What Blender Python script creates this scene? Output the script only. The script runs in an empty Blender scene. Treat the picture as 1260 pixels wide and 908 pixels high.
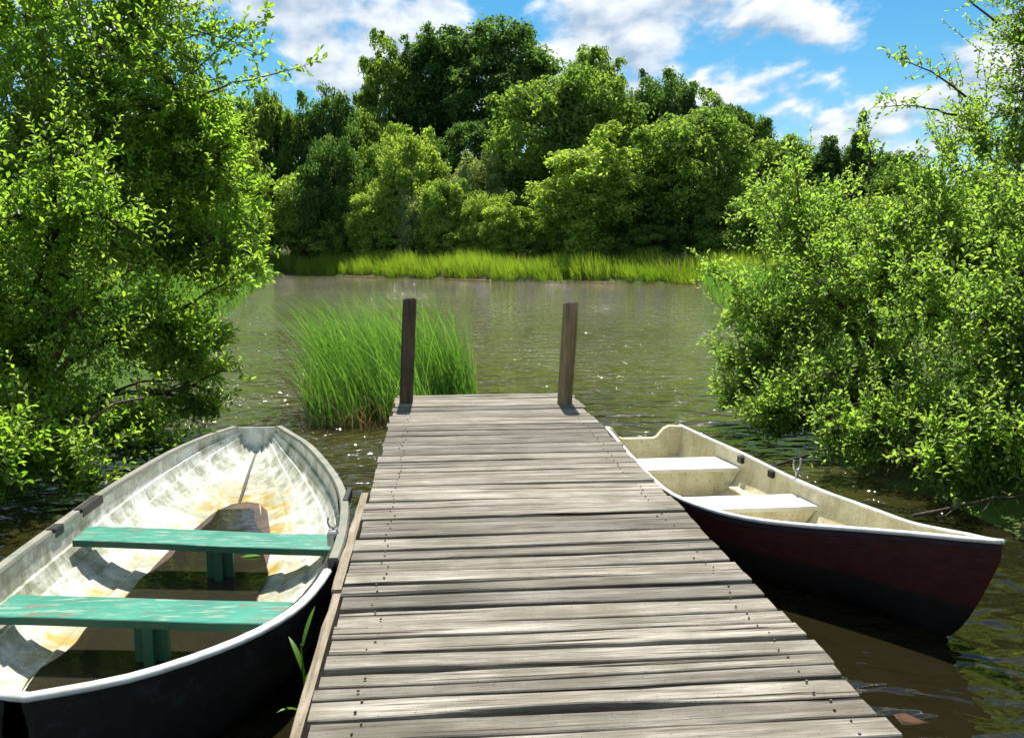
import bpy, math, random
import numpy as np
from math import sin, cos, pi, radians, atan
from mathutils import Vector, Matrix

S = bpy.context.scene
COL = S.collection
rng = np.random.default_rng(7)
random.seed(7)

# ------------------------------------------------------------------ camera
cam = bpy.data.objects.new('camera', bpy.data.cameras.new('camera'))
COL.objects.link(cam)
cam.location = (0, 0, 1.95)
cam.rotation_euler = (radians(90) - atan(0.142), 0, -radians(5.37))
cam.data.sensor_width = 36
cam.data.lens = 36 * 1000 / 1260
cam.data.clip_end = 4000
S.camera = cam

# ------------------------------------------------------------------ light
SUN_EL, SUN_AZ = radians(63), radians(7)          # azimuth from +Y towards +X
W = bpy.data.worlds.new('World')
S.world = W
W.use_nodes = True
nt = W.node_tree
nt.nodes.clear()


def N(tree, typ, **kw):
    n = tree.nodes.new(typ)
    for k, v in kw.items():
        if k[0] == 'i' and k[1:].isdigit():
            n.inputs[int(k[1:])].default_value = v
        elif k in n.inputs and not hasattr(n, k):
            n.inputs[k].default_value = v
        else:
            setattr(n, k, v)
    return n


def L(tree, a, b):
    tree.links.new(a, b)


def ramp(tree, src, stops, interp='LINEAR'):
    r = tree.nodes.new('ShaderNodeValToRGB')
    r.color_ramp.interpolation = interp
    e = r.color_ramp.elements
    while len(e) < len(stops):
        e.new(0.5)
    for el, (p, c) in zip(e, stops):
        el.position = p
        if not hasattr(c, '__len__'):
            c = (c, c, c)
        el.color = (*c[:3], 1)
    L(tree, src, r.inputs[0])
    return r.outputs[0]


def mixc(tree, fac, a, b, blend='MIX'):
    m = tree.nodes.new('ShaderNodeMix')
    m.data_type = 'RGBA'
    m.blend_type = blend
    for i, v in ((0, fac), (6, a), (7, b)):
        if isinstance(v, (int, float)):
            m.inputs[i].default_value = v if i == 0 else (v, v, v, 1)
        elif isinstance(v, tuple):
            m.inputs[i].default_value = (*v[:3], 1)
        else:
            L(tree, v, m.inputs[i])
    return m.outputs[2]


def math_(tree, op, a, b=None, clamp=False):
    m = tree.nodes.new('ShaderNodeMath')
    m.operation = op
    m.use_clamp = clamp
    for i, v in ((0, a), (1, b)):
        if v is None:
            continue
        if isinstance(v, (int, float)):
            m.inputs[i].default_value = v
        else:
            L(tree, v, m.inputs[i])
    return m.outputs[0]


def noise(tree, vec, scale=5, detail=5, rough=0.55, dist=0.0, dims='3D'):
    n = tree.nodes.new('ShaderNodeTexNoise')
    n.noise_dimensions = dims
    n.inputs['Scale'].default_value = scale
    n.inputs['Detail'].default_value = detail
    n.inputs['Roughness'].default_value = rough
    n.inputs['Distortion'].default_value = dist
    if vec is not None:
        L(tree, vec, n.inputs['Vector'])
    return n.outputs['Fac']


def mapping(tree, vec, loc=(0, 0, 0), rot=(0, 0, 0), scale=(1, 1, 1)):
    m = tree.nodes.new('ShaderNodeMapping')
    m.inputs['Location'].default_value = loc
    m.inputs['Rotation'].default_value = rot
    m.inputs['Scale'].default_value = scale
    L(tree, vec, m.inputs['Vector'])
    return m.outputs[0]


def build_world():
    sky = N(nt, 'ShaderNodeTexSky', sky_type='NISHITA', sun_disc=False)
    sky.sun_elevation = SUN_EL
    sky.sun_rotation = SUN_AZ
    sky.air_density = 1.0
    sky.dust_density = 0.3
    sky.ozone_density = 2.5
    tc = N(nt, 'ShaderNodeTexCoord')
    sep = N(nt, 'ShaderNodeSeparateXYZ')
    L(nt, tc.outputs['Generated'], sep.inputs[0])
    zz = math_(nt, 'ADD', math_(nt, 'MAXIMUM', sep.outputs[2], 0.0), 0.30)
    cmb = N(nt, 'ShaderNodeCombineXYZ')
    L(nt, math_(nt, 'DIVIDE', sep.outputs[0], zz), cmb.inputs[0])
    L(nt, math_(nt, 'DIVIDE', sep.outputs[1], zz), cmb.inputs[1])
    vec = mapping(nt, cmb.outputs[0], loc=(3.1, 1.35, 0.4), scale=(3.6, 2.5, 1))
    big = noise(nt, vec, 1.25, 9, 0.53, 0.15)
    mask = ramp(nt, big, [(0.44, 0), (0.56, 1)], 'EASE')
    # cloud bodies: bright tops, greyer bases
    vec2 = mapping(nt, cmb.outputs[0], loc=(3.1, 1.17, 0.4), scale=(3.6, 2.5, 1))
    off = noise(nt, vec2, 1.25, 9, 0.53, 0.15)
    sh = math_(nt, 'SUBTRACT', big, off)
    shade = ramp(nt, math_(nt, 'ADD', math_(nt, 'MULTIPLY', sh, 3.0), 0.5),
                 [(0.2, (1.45, 1.8, 2.25)), (0.9, (3.9, 3.9, 3.9))])
    hsv = N(nt, 'ShaderNodeHueSaturation')
    hsv.inputs['Saturation'].default_value = 1.42
    hsv.inputs['Value'].default_value = 0.41
    hsv.inputs['Hue'].default_value = 0.485
    L(nt, sky.outputs[0], hsv.inputs['Color'])
    col = mixc(nt, math_(nt, 'MULTIPLY', mask, 0.88), hsv.outputs[0], shade)
    bg = N(nt, 'ShaderNodeBackground')
    bg.inputs['Strength'].default_value = 0.13
    L(nt, col, bg.inputs[0])
    out = N(nt, 'ShaderNodeOutputWorld')
    L(nt, bg.outputs[0], out.inputs[0])


build_world()

sl = bpy.data.lights.new('sun', 'SUN')
sl.energy = 3.6
sl.angle = radians(0.53)
sl.color = (1.0, 0.95, 0.86)
sun = bpy.data.objects.new('sun', sl)
COL.objects.link(sun)
tosun = Vector((sin(SUN_AZ) * cos(SUN_EL), cos(SUN_AZ) * cos(SUN_EL), sin(SUN_EL)))
sun.rotation_euler = tosun.to_track_quat('Z', 'Y').to_euler()
sun.location = (0, 0, 40)

S.view_settings.view_transform = 'Standard'
S.view_settings.look = 'None'
S.view_settings.gamma = 1
S.view_settings.exposure = 1.3
S.view_settings.use_curve_mapping = False
S.render.engine = 'CYCLES'
S.cycles.use_denoising = True
S.cycles.max_bounces = 10
S.cycles.diffuse_bounces = 6
S.cycles.transmission_bounces = 6
S.cycles.transparent_max_bounces = 8

# ------------------------------------------------------------------ helpers


def tag(o, label=None, cat=None, group=None, kind=None):
    if label:
        o['label'] = label
    if cat:
        o['category'] = cat
    if group:
        o['group'] = group
    if kind:
        o['kind'] = kind
    return o


def empty(name, loc=(0, 0, 0), rz=0):
    o = bpy.data.objects.new(name, None)
    o.empty_display_size = 0.1
    o.location = loc
    o.rotation_euler = (0, 0, rz)
    COL.objects.link(o)
    return o


def link(name, me, mat=None, parent=None, loc=None, smooth=False):
    o = bpy.data.objects.new(name, me)
    mats = mat if isinstance(mat, (list, tuple)) else [mat]
    if not len(me.materials):
        for m in mats:
            if m:
                me.materials.append(m)
    if smooth:
        me.polygons.foreach_set('use_smooth', np.ones(len(me.polygons), bool))
    COL.objects.link(o)
    if loc is not None:
        o.location = loc
    if parent:
        o.parent = parent
    return o


def mesh_py(name, v, f, mi=None):
    me = bpy.data.meshes.new(name)
    me.from_pydata([tuple(map(float, p)) for p in v], [], [tuple(map(int, q)) for q in f])
    if mi is not None:
        me.polygons.foreach_set('material_index', np.array(mi, np.int32))
    me.update()
    return me


def mesh_np(name, V, F, attr=None):
    """V (n,3), F (m,k) all faces of k corners."""
    me = bpy.data.meshes.new(name)
    V = np.ascontiguousarray(V, np.float32)
    F = np.ascontiguousarray(F, np.int32)
    m, k = F.shape
    me.vertices.add(len(V))
    me.vertices.foreach_set('co', V.ravel())
    me.loops.add(m * k)
    me.loops.foreach_set('vertex_index', F.ravel())
    me.polygons.add(m)
    me.polygons.foreach_set('loop_start', np.arange(0, m * k, k, dtype=np.int32))
    me.polygons.foreach_set('loop_total', np.full(m, k, np.int32))
    if attr is not None:
        a = me.attributes.new('tint', 'FLOAT', 'POINT')
        a.data.foreach_set('value', np.ascontiguousarray(attr, np.float32))
    me.update(calc_edges=True)
    return me


class MB:
    """collects shapes for one mesh"""

    def __init__(s):
        s.v, s.f, s.m = [], [], []

    def add(s, v, f, m=0):
        b = len(s.v)
        s.v += [tuple(p) for p in v]
        s.f += [tuple(b + i for i in q) for q in f]
        s.m += [m] * len(f)
        return s

    def box(s, a, b, bev=0.0, m=0, rot=None, at=(0, 0, 0)):
        (x0, y0, z0), (x1, y1, z1) = a, b
        e = bev
        if e <= 0:
            v = [(x, y, z) for z in (z0, z1) for y in (y0, y1) for x in (x0, x1)]
            f = [(0, 2, 3, 1), (4, 5, 7, 6), (0, 1, 5, 4), (2, 6, 7, 3), (0, 4, 6, 2), (1, 3, 7, 5)]
        else:
            ring = lambda d: [(x0 + d, y0 + d), (x1 - d, y0 + d), (x1 - d, y1 - d), (x0 + d, y1 - d)]
            v = [(x, y, z0) for x, y in ring(e)] + [(x, y, z0 + e) for x, y in ring(0)] + \
                [(x, y, z1 - e) for x, y in ring(0)] + [(x, y, z1) for x, y in ring(e)]
            f = [(3, 2, 1, 0), (12, 13, 14, 15)]
            for k in range(3):
                for i in range(4):
                    j = (i + 1) % 4
                    f.append((4 * k + i, 4 * k + j, 4 * k + 4 + j, 4 * k + 4 + i))
        if rot is not None:
            v = [tuple(rot @ Vector(p) + Vector(at)) for p in v]
        return s.add(v, f, m)

    def tube(s, pts, rad, sides=6, m=0, caps=True):
        P = [Vector(p) for p in pts]
        R = rad if hasattr(rad, '__len__') else [rad] * len(P)
        v, f = [], []
        ref = None
        for i, p in enumerate(P):
            t = (P[min(i + 1, len(P) - 1)] - P[max(i - 1, 0)]).normalized()
            if ref is None:
                ref = t.orthogonal().normalized()
            ref = (ref - t * ref.dot(t))
            ref = ref.normalized() if ref.length > 1e-6 else t.orthogonal().normalized()
            b = t.cross(ref)
            for k in range(sides):
                a = 2 * pi * k / sides
                v.append(tuple(p + (ref * cos(a) + b * sin(a)) * R[i]))
        for i in range(len(P) - 1):
            for k in range(sides):
                j = (k + 1) % sides
                f.append((i * sides + k, i * sides + j, (i + 1) * sides + j, (i + 1) * sides + k))
        if caps:
            f.append(tuple(range(sides - 1, -1, -1)))
            f.append(tuple((len(P) - 1) * sides + k for k in range(sides)))
        return s.add(v, f, m)

    def sweep(s, pts, prof, m=0, closed_prof=True):
        """profile (horizontal-out, up) swept along pts; horizontal-out is to the right of travel"""
        P = [Vector(p) for p in pts]
        v, f = [], []
        n = len(prof)
        for i, p in enumerate(P):
            t = P[min(i + 1, len(P) - 1)] - P[max(i - 1, 0)]
            t.z = 0
            t.normalize()
            r = Vector((t.y, -t.x, 0))
            for (a, b) in prof:
                v.append(tuple(p + r * a + Vector((0, 0, b))))
        for i in range(len(P) - 1):
            for k in range(n):
                j = (k + 1) % n
                f.append((i * n + k, (i + 1) * n + k, (i + 1) * n + j, i * n + j))
        f.append(tuple(range(n)))
        f.append(tuple((len(P) - 1) * n + k for k in range(n - 1, -1, -1)))
        return s.add(v, f, m)

    def build(s, name, mat, parent=None, smooth=False, loc=None):
        me = mesh_py(name, s.v, s.f, s.m)
        return link(name, me, mat, parent, loc, smooth)


def catmull(P, n):
    P = np.asarray(P, float)
    t = np.linspace(0, len(P) - 1, n)
    out = []
    for u in t:
        i = min(int(u), len(P) - 2)
        w = u - i
        p0, p1, p2, p3 = P[max(i - 1, 0)], P[i], P[i + 1], P[min(i + 2, len(P) - 1)]
        out.append(0.5 * (2 * p1 + (p2 - p0) * w + (2 * p0 - 5 * p1 + 4 * p2 - p3) * w * w + (3 * p1 - p0 - 3 * p2 + p3) * w ** 3))
    return np.array(out)


def sst(x):
    x = np.clip(x, 0, 1)
    return x * x * (3 - 2 * x)


# ------------------------------------------------------------------ materials
def new_mat(name):
    m = bpy.data.materials.new(name)
    m.use_nodes = True
    t = m.node_tree
    b = t.nodes['Principled BSDF']
    return m, t, b


def setv(b, t, **kw):
    names = dict(col='Base Color', rough='Roughness', spec='Specular IOR Level', metal='Metallic')
    for k, v in kw.items():
        i = b.inputs[names[k]]
        if isinstance(v, tuple):
            i.default_value = (*v[:3], 1)
        elif isinstance(v, (int, float)):
            i.default_value = v
        else:
            L(t, v, i)


def bump(t, b, h, strength=0.4, dist=0.01):
    n = t.nodes.new('ShaderNodeBump')
    n.inputs['Strength'].default_value = strength
    n.inputs['Distance'].default_value = dist
    L(t, h, n.inputs['Height'])
    L(t, n.outputs[0], b.inputs['Normal'])


def objcoord(t, rand=True, scale=(1, 1, 1)):
    tc = t.nodes.new('ShaderNodeTexCoord')
    v = tc.outputs['Object']
    if rand:
        oi = t.nodes.new('ShaderNodeObjectInfo')
        va = t.nodes.new('ShaderNodeVectorMath')
        va.operation = 'MULTIPLY_ADD'
        cb = t.nodes.new('ShaderNodeCombineXYZ')
        for i in range(3):
            L(t, oi.outputs['Random'], cb.inputs[i])
        L(t, cb.outputs[0], va.inputs[0])
        va.inputs[1].default_value = (37, 53, 71)
        L(t, v, va.inputs[2])
        v = va.outputs[0]
        return v, oi.outputs['Random']
    return v, None


def wood_mat(name, dark, mid, light, axis=0, crack=0.35, bumpd=0.006, tone=0.25):
    m, t, b = new_mat(name)
    v, rnd = objcoord(t)
    sc = [26, 26, 26]
    sc[axis] = 1.3
    g1 = noise(t, mapping(t, v, scale=tuple(sc)), 1.0, 6, 0.65, 0.6)
    sc2 = [s * 3.6 for s in sc]
    g2 = noise(t, mapping(t, v, scale=tuple(sc2)), 1.0, 4, 0.7)
    big = noise(t, v, 2.3, 4, 0.6)
    fine = noise(t, v, 90, 3, 0.6)
    g = math_(t, 'ADD', math_(t, 'MULTIPLY', g1, 0.55), math_(t, 'MULTIPLY', g2, 0.45))
    col = ramp(t, g, [(0.34, dark), (0.50, mid), (0.66, light)])
    # grey-brown to pale weathering in patches, and from board to board
    col = mixc(t, ramp(t, big, [(0.42, 0.0), (0.66, 0.7)]), col, (mid[0] * 0.5, mid[1] * 0.5, mid[2] * 0.42))
    tint = ramp(t, rnd, [(0, 1 - tone), (0.5, 1.0), (1, 1 + tone * 0.5)])
    col = mixc(t, 1.0, col, tint, 'MULTIPLY')
    sp = ramp(t, fine, [(0.62, 1.0), (0.72, 0.45)])
    col = mixc(t, 1.0, col, sp, 'MULTIPLY')
    # drying cracks along the grain
    sc3 = [34, 34, 34]
    sc3[axis] = 0.55
    cr = noise(t, mapping(t, v, loc=(3, 9, 1), scale=tuple(sc3)), 1.0, 3, 0.5, 1.2)
    ck = ramp(t, cr, [(0.33, 0.0), (0.39, 1.0)])
    col = mixc(t, 1.0, col, mixc(t, crack, (1.0, 1.0, 1.0), ck), 'MULTIPLY')
    setv(b, t, col=col, rough=0.82, spec=0.25)
    h = math_(t, 'ADD', math_(t, 'MULTIPLY', g, 0.6), math_(t, 'MULTIPLY', ck, 0.5))
    bump(t, b, h, 0.8, bumpd)
    return m


def leaf_mat(name, lo, hi, trans=0.42, tcol=(1.5, 1.45, 0.35), gloss=0.45, rough=0.42):
    m, t, b = new_mat(name)
    a = t.nodes.new('ShaderNodeAttribute')
    a.attribute_name = 'tint'
    col = ramp(t, a.outputs['Fac'], [(0.0, lo), (1.0, hi)])
    setv(b, t, col=col, rough=rough, spec=gloss)
    tr = t.nodes.new('ShaderNodeBsdfTranslucent')
    L(t, mixc(t, 1.0, col, tcol, 'MULTIPLY'), tr.inputs[0])
    mx = t.nodes.new('ShaderNodeMixShader')
    mx.inputs[0].default_value = trans
    L(t, b.outputs[0], mx.inputs[1])
    L(t, tr.outputs[0], mx.inputs[2])
    L(t, mx.outputs[0], t.nodes['Material Output'].inputs[0])
    return m


def bark_mat(name, c0, c1):
    m, t, b = new_mat(name)
    v, _ = objcoord(t, False)
    n = noise(t, mapping(t, v, scale=(6, 6, 2)), 4, 6, 0.65)
    setv(b, t, col=ramp(t, n, [(0.35, c0), (0.7, c1)]), rough=0.9, spec=0.2)
    bump(t, b, n, 0.8, 0.01)
    return m


M = {}
M['plank'] = wood_mat('weathered_grey_planks', (0.065, 0.050, 0.038), (0.225, 0.202, 0.165), (0.42, 0.395, 0.34), 0, 1.0, 0.010, 0.40)
M['edge'] = wood_mat('pale_edge_board', (0.10, 0.078, 0.052), (0.24, 0.20, 0.145), (0.34, 0.295, 0.235), 1, 0.6)
M['beam'] = wood_mat('dark_beam', (0.03, 0.022, 0.016), (0.07, 0.055, 0.04), (0.12, 0.1, 0.08), 1, 0.5)
M['post_dark'] = wood_mat('dark_brown_post', (0.04, 0.029, 0.018), (0.11, 0.080, 0.052), (0.19, 0.145, 0.10), 2, 0.6)
M['post_light'] = wood_mat('olive_brown_post', (0.07, 0.05, 0.024), (0.19, 0.145, 0.075), (0.30, 0.24, 0.14), 2, 0.6)
M['bark'] = bark_mat('grey_brown_bark', (0.035, 0.026, 0.018), (0.14, 0.11, 0.08))
M['bark_dark'] = bark_mat('dark_bark', (0.02, 0.016, 0.012), (0.075, 0.06, 0.045))

FN = (2.0, 2.15, 0.85)
M['leaf_left'] = leaf_mat('alder_leaves', (0.082, 0.158, 0.022), (0.230, 0.320, 0.068), 0.70, FN)
M['leaf_right'] = leaf_mat('willow_leaves', (0.082, 0.153, 0.032), (0.230, 0.315, 0.088), 0.68, FN)
FT = (1.8, 1.7, 0.7)
M['far_dark'] = leaf_mat('dark_foliage', (0.038, 0.098, 0.030), (0.130, 0.225, 0.065), 0.58, FT, 0.12, 0.7)
M['far_mid'] = leaf_mat('mid_foliage', (0.075, 0.155, 0.036), (0.215, 0.320, 0.085), 0.62, FT, 0.12, 0.7)
M['far_light'] = leaf_mat('light_foliage', (0.145, 0.245, 0.055), (0.310, 0.415, 0.115), 0.62, FT, 0.12, 0.7)
M['far_pale'] = leaf_mat('pale_foliage', (0.150, 0.210, 0.095), (0.310, 0.380, 0.190), 0.55, FT, 0.15, 0.7)
M['reed'] = leaf_mat('reed_green', (0.070, 0.170, 0.024), (0.215, 0.350, 0.085), 0.50, (1.4, 1.6, 0.7))
M['bank_reed'] = leaf_mat('bank_grass_green', (0.100, 0.205, 0.020), (0.275, 0.385, 0.060), 0.52, FT, 0.15, 0.6)
M['straw'] = leaf_mat('dead_straw', (0.20, 0.13, 0.06), (0.42, 0.33, 0.19), 0.3, (1.1, 1.0, 0.8), 0.3)
M['shoot'] = leaf_mat('fresh_shoot_green', (0.10, 0.24, 0.012), (0.16, 0.33, 0.02), 0.5)


def water_mat():
    m, t, b = new_mat('pond_water')
    tc = t.nodes.new('ShaderNodeTexCoord')
    v = tc.outputs['Object']
    edge_noise = noise(t, v, 0.35, 4, 0.6)
    # olive pond water; inshore shade painted into the base colour as near-black
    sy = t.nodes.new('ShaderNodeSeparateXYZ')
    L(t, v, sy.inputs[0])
    out = math_(t, 'ADD', math_(t, 'DIVIDE', sy.outputs[1], 16.0), math_(t, 'MULTIPLY', math_(t, 'SUBTRACT', edge_noise, 0.5), 0.5))
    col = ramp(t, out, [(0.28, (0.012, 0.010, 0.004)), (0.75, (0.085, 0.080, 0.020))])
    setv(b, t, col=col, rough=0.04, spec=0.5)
    b.inputs['IOR'].default_value = 1.5
    # wind ripples: half-metre wavelets out on the open water, calmer in the lee of the bank
    w1 = noise(t, mapping(t, v, rot=(0, 0, radians(-8)), scale=(1.35, 1.9, 1)), 1.9, 1, 0.4, 0.8)
    w2 = noise(t, mapping(t, v, rot=(0, 0, radians(9)), scale=(1.3, 1.9, 1)), 5.0, 1, 0.4, 0.5)
    w0 = noise(t, mapping(t, v, rot=(0, 0, radians(4)), scale=(1.2, 2.0, 1)), 0.6, 1, 0.4, 0.6)
    gust = noise(t, mapping(t, v, scale=(0.09, 0.14, 1)), 1.0, 3, 0.5)
    amp = ramp(t, gust, [(0.35, 0.5), (0.62, 1.0)])
    sep = t.nodes.new('ShaderNodeSeparateXYZ')
    L(t, v, sep.inputs[0])
    lee = ramp(t, math_(t, 'DIVIDE', sep.outputs[1], 14.0), [(0.3, 0.18), (0.75, 1.0)])
    h = math_(t, 'ADD', math_(t, 'ADD', w1, math_(t, 'MULTIPLY', w0, 1.0)), math_(t, 'MULTIPLY', w2, 0.30))
    h = math_(t, 'MULTIPLY', h, math_(t, 'MULTIPLY', amp, lee))
    bump(t, b, h, 1.0, 0.42)
    return m


def ground_mat():
    m, t, b = new_mat('bank_soil_and_grass')
    geo = t.nodes.new('ShaderNodeNewGeometry')
    sep = t.nodes.new('ShaderNodeSeparateXYZ')
    L(t, geo.outputs['Position'], sep.inputs[0])
    n1 = noise(t, geo.outputs['Position'], 0.5, 6, 0.6)
    n2 = noise(t, geo.outputs['Position'], 7, 5, 0.65)
    soil = ramp(t, n2, [(0.35, (0.030, 0.022, 0.013)), (0.7, (0.095, 0.072, 0.042))])
    grass = ramp(t, n2, [(0.3, (0.025, 0.055, 0.010)), (0.7, (0.075, 0.13, 0.022))])
    col = mixc(t, ramp(t, n1, [(0.38, 0.0), (0.55, 1.0)]), soil, grass)
    setv(b, t, col=col, rough=0.95, spec=0.15)
    bump(t, b, n2, 0.6, 0.05)
    return m


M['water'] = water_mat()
M['ground'] = ground_mat()


# ------------------------------------------------------------------ terrain and water
def y_far(x):
    return np.interp(x, [-60, -25, -12.8, 3.7, 16.2, 45], [92, 84, 77, 58.3, 51.5, 45])


def pond_depth(x, y):
    wob = 0.25 * np.sin(x * 1.3 + y * 0.7) + 0.18 * np.sin(y * 1.9 - x * 0.6)
    xl = -3.3 - 0.16 * np.maximum(0, y - 6)
    xr = 3.9 + 0.30 * np.maximum(0, y - 7)
    d = np.minimum(np.minimum(x - xl, xr - x), np.minimum(y_far(x) - y, y - 0.5))
    return d + wob * np.clip(y / 20 + 0.3, 0.3, 1)


def ground_h(x, y):
    d = pond_depth(x, y)
    inside = -0.85 * sst(d / 1.6)
    outside = 0.32 * sst(-d / 0.9) + 0.25 * sst((-d - 1) / 6)
    b = y - y_far(x)
    hf = np.interp(x, [-70, -30, 0, 15, 45, 90], [0.8, 1.0, 1.0, 0.85, 0.45, 0.4])
    hill = 15.0 * sst((b - 7) / 52) * hf
    bump_ = 0.06 * np.sin(x * 2.1) * np.sin(y * 1.7)
    return np.where(d > 0, inside, outside + hill + bump_ * sst(-d / 1.0))


def axis(parts):
    out = []
    for a, b, s in parts:
        out.append(np.arange(a, b, s))
    return np.unique(np.concatenate(out).round(3))


def build_terrain():
    xs = axis([(-700, -80, 40), (-80, -12, 2), (-12, 14, 0.25), (14, 90, 2), (90, 740, 40)])
    ys = axis([(-300, -6, 25), (-6, 14, 0.25), (14, 48, 1.5), (48, 84, 0.75), (84, 150, 2), (150, 1000, 40)])
    X, Y = np.meshgrid(xs, ys)
    Z = ground_h(X, Y)
    V = np.stack([X, Y, Z], -1).reshape(-1, 3)
    nx, ny = len(xs), len(ys)
    i, j = np.meshgrid(np.arange(nx - 1), np.arange(ny - 1))
    a = (j * nx + i).ravel()
    F = np.stack([a, a + 1, a + nx + 1, a + nx], -1)
    o = link('ground', mesh_np('ground', V, F), M['ground'], smooth=True)
    tag(o, 'dark earth banks and grassy hillside round the pond', None, None, 'structure')
    v = [(-90, -8, 0), (90, -8, 0), (90, 110, 0), (-90, 110, 0)]
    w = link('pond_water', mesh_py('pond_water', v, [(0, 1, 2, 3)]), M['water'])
    tag(w, 'rippled olive green pond water', None, None, 'structure')


build_terrain()


# ------------------------------------------------------------------ jetty
DECK = 0.45


def build_jetty():
    root = empty('wooden_jetty', (0.51, 5.0, 0))
    tag(root, 'weathered grey plank jetty running out between the two boats', 'jetty')
    ox, oy = 0.51, 5.0
    X0, X1 = -0.43, 1.45
    edges = [8.60, 8.52, 8.371, 8.18, 7.958, 7.75, 7.543, 7.36, 7.186, 7.02, 6.84, 6.654, 6.459, 6.32, 6.18, 5.983, 5.803,
             5.65, 5.51, 5.344, 5.167, 4.984, 4.84, 4.693, 4.503, 4.39, 4.203, 4.02, 3.884, 3.736, 3.598, 3.46, 3.312,
             3.168, 3.052, 2.919, 2.792, 2.704, 2.619, 2.49]
    while edges[-1] > -1.2:
        edges.append(edges[-1] - random.uniform(0.115, 0.15))
    r = np.random.default_rng(3)
    wide = {8.371, 7.958, 7.186, 6.654, 6.18, 5.51, 4.693, 4.503, 4.203, 3.598, 3.312, 3.46, 2.919, 2.792, 2.619}
    nail = MB()
    npt = 11
    tt = np.linspace(0, 1, npt)
    slope = -0.008     # boards are not laid quite square

    def wob(amp):
        w = np.cumsum(r.normal(0, 1, npt))
        w -= np.linspace(w[0], w[-1], npt)
        return amp * w / (np.abs(w).max() + 1e-6)

    for k in range(len(edges) - 1):
        ya, yb = edges[k], edges[k + 1]                      # far, near
        ga = (0.034 if ya in wide else 0.019) * r.uniform(0.7, 1.2)
        gb = (0.034 if yb in wide else 0.019) * r.uniform(0.7, 1.2)
        x0 = X0 + r.uniform(-0.012, 0.016)
        x1 = X1 + r.uniform(-0.022, 0.022)
        xs = x0 + (x1 - x0) * tt
        sk = slope * (xs - ox) + r.normal(0, 0.0015) * (xs - ox)
        far = ya - ga / 2 + sk + wob(0.007)
        near = yb + gb / 2 + sk + wob(0.007)
        if abs(yb - 2.49) < 0.001:                            # split edge on the nearest board in view
            near = near + 0.035 * np.exp(-((tt - 0.48) / 0.20) ** 2)
        top = DECK + r.uniform(-0.004, 0.004) + 0.003 * np.sin(tt * 3 + r.uniform(0, 6)) + (tt - .5) * r.normal(0, 0.004)
        dz_f, dz_n = r.uniform(-0.003, 0.003, 2)              # cupping
        th = 0.038
        e = 0.004
        cx, cy = (x0 + x1) / 2, (ya + yb) / 2
        v, f = [], []
        for i in range(npt):
            x, t_ = xs[i] - cx, top[i]
            fa, ne = far[i] - cy, near[i] - cy
            v += [(x, ne, t_ - th), (x, ne, t_ - e + dz_n), (x, ne + e, t_ + dz_n), (x, (fa + ne) / 2, t_ + r.normal(0, 0.0006)),
                  (x, fa - e, t_ + dz_f), (x, fa, t_ - e + dz_f), (x, fa, t_ - th)]
        n = 7
        for i in range(npt - 1):
            for q in range(n):
                p = (q + 1) % n
                f.append((i * n + q, (i + 1) * n + q, (i + 1) * n + p, i * n + p))
        f.append(tuple(range(n)))
        f.append(tuple((npt - 1) * n + q for q in range(n - 1, -1, -1)))
        me = mesh_py('plank', v, f)
        link('plank', me, M['plank'], root, (cx - ox, cy - oy, 0))
        for nx in (-0.27, 1.29):
            for fy in ((0.28, 0.74) if ya - yb > 0.1 else (0.5,)):
                px, py = nx + r.normal(0, 0.016), yb + (ya - yb) * fy + slope * (nx - ox) + r.normal(0, 0.006)
                pz = DECK + 0.002
                rr = r.uniform(0.0042, 0.0062)
                ring = [(px - ox + rr * cos(a) * s, py - oy + rr * sin(a) * s, z) for s, z in ((1, pz), (0.75, pz + 0.006)) for a in np.arange(6) * pi / 3]
                nail.add(ring, [(i, (i + 1) % 6, 6 + (i + 1) % 6, 6 + i) for i in range(6)] + [tuple(range(6, 12))])
    m, t, b = new_mat('rusty_nail')
    v, _ = objcoord(t, False)
    setv(b, t, col=ramp(t, noise(t, v, 40), [(0.35, (0.05, 0.03, 0.025)), (0.65, (0.16, 0.13, 0.12))]), rough=0.55, metal=0.5)
    tag(nail.build('nail_heads', m, root), kind='stuff')
    for x in (-0.27, 0.51, 1.29):
        MB().box((x - 0.05 - ox, -1.2 - oy, DECK - 0.19), (x + 0.05 - ox, 8.5 - oy, DECK - 0.046), 0.006).build('stringer', M['beam'], root)
    for y in (1.2, 3.6, 6.0, 8.05):
        MB().box((-0.36 - ox, y - 0.05 - oy, DECK - 0.33), (1.38 - ox, y + 0.05 - oy, DECK - 0.192), 0.006).build('crossbeam', M['beam'], root)
        for x in (-0.2, 1.2):
            MB().tube([(x - ox, y + 0.11 - oy, -1.0), (x - ox, y + 0.11 - oy, DECK - 0.05)], 0.06, 10).build('pile', M['beam'], root, smooth=True)
    for y0, y1, xo in ((3.60, 5.15, -0.006), (1.4, 3.585, 0.004)):
        mb = MB()
        n = 14
        v, f = [], []
        for i in range(n):
            y = y0 + (y1 - y0) * i / (n - 1)
            a = -0.488 + xo + r.normal(0, 0.002)
            c = -0.447
            z = 0.432 + r.normal(0, 0.0025) - 0.012 * (i / (n - 1))
            v += [(a - ox, y - oy, z - 0.15), (a - ox, y - oy, z - 0.004), (a + 0.004 - ox, y - oy, z), (c - ox, y - oy, z), (c - ox, y - oy, z - 0.15)]
        for i in range(n - 1):
            for q in range(5):
                p = (q + 1) % 5
                f.append((i * 5 + q, i * 5 + p, (i + 1) * 5 + p, (i + 1) * 5 + q))
        f.append((4, 3, 2, 1, 0))
        f.append(tuple((n - 1) * 5 + q for q in range(5)))
        mb.add(v, f).build('edge_board', M['edge'], root)

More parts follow.
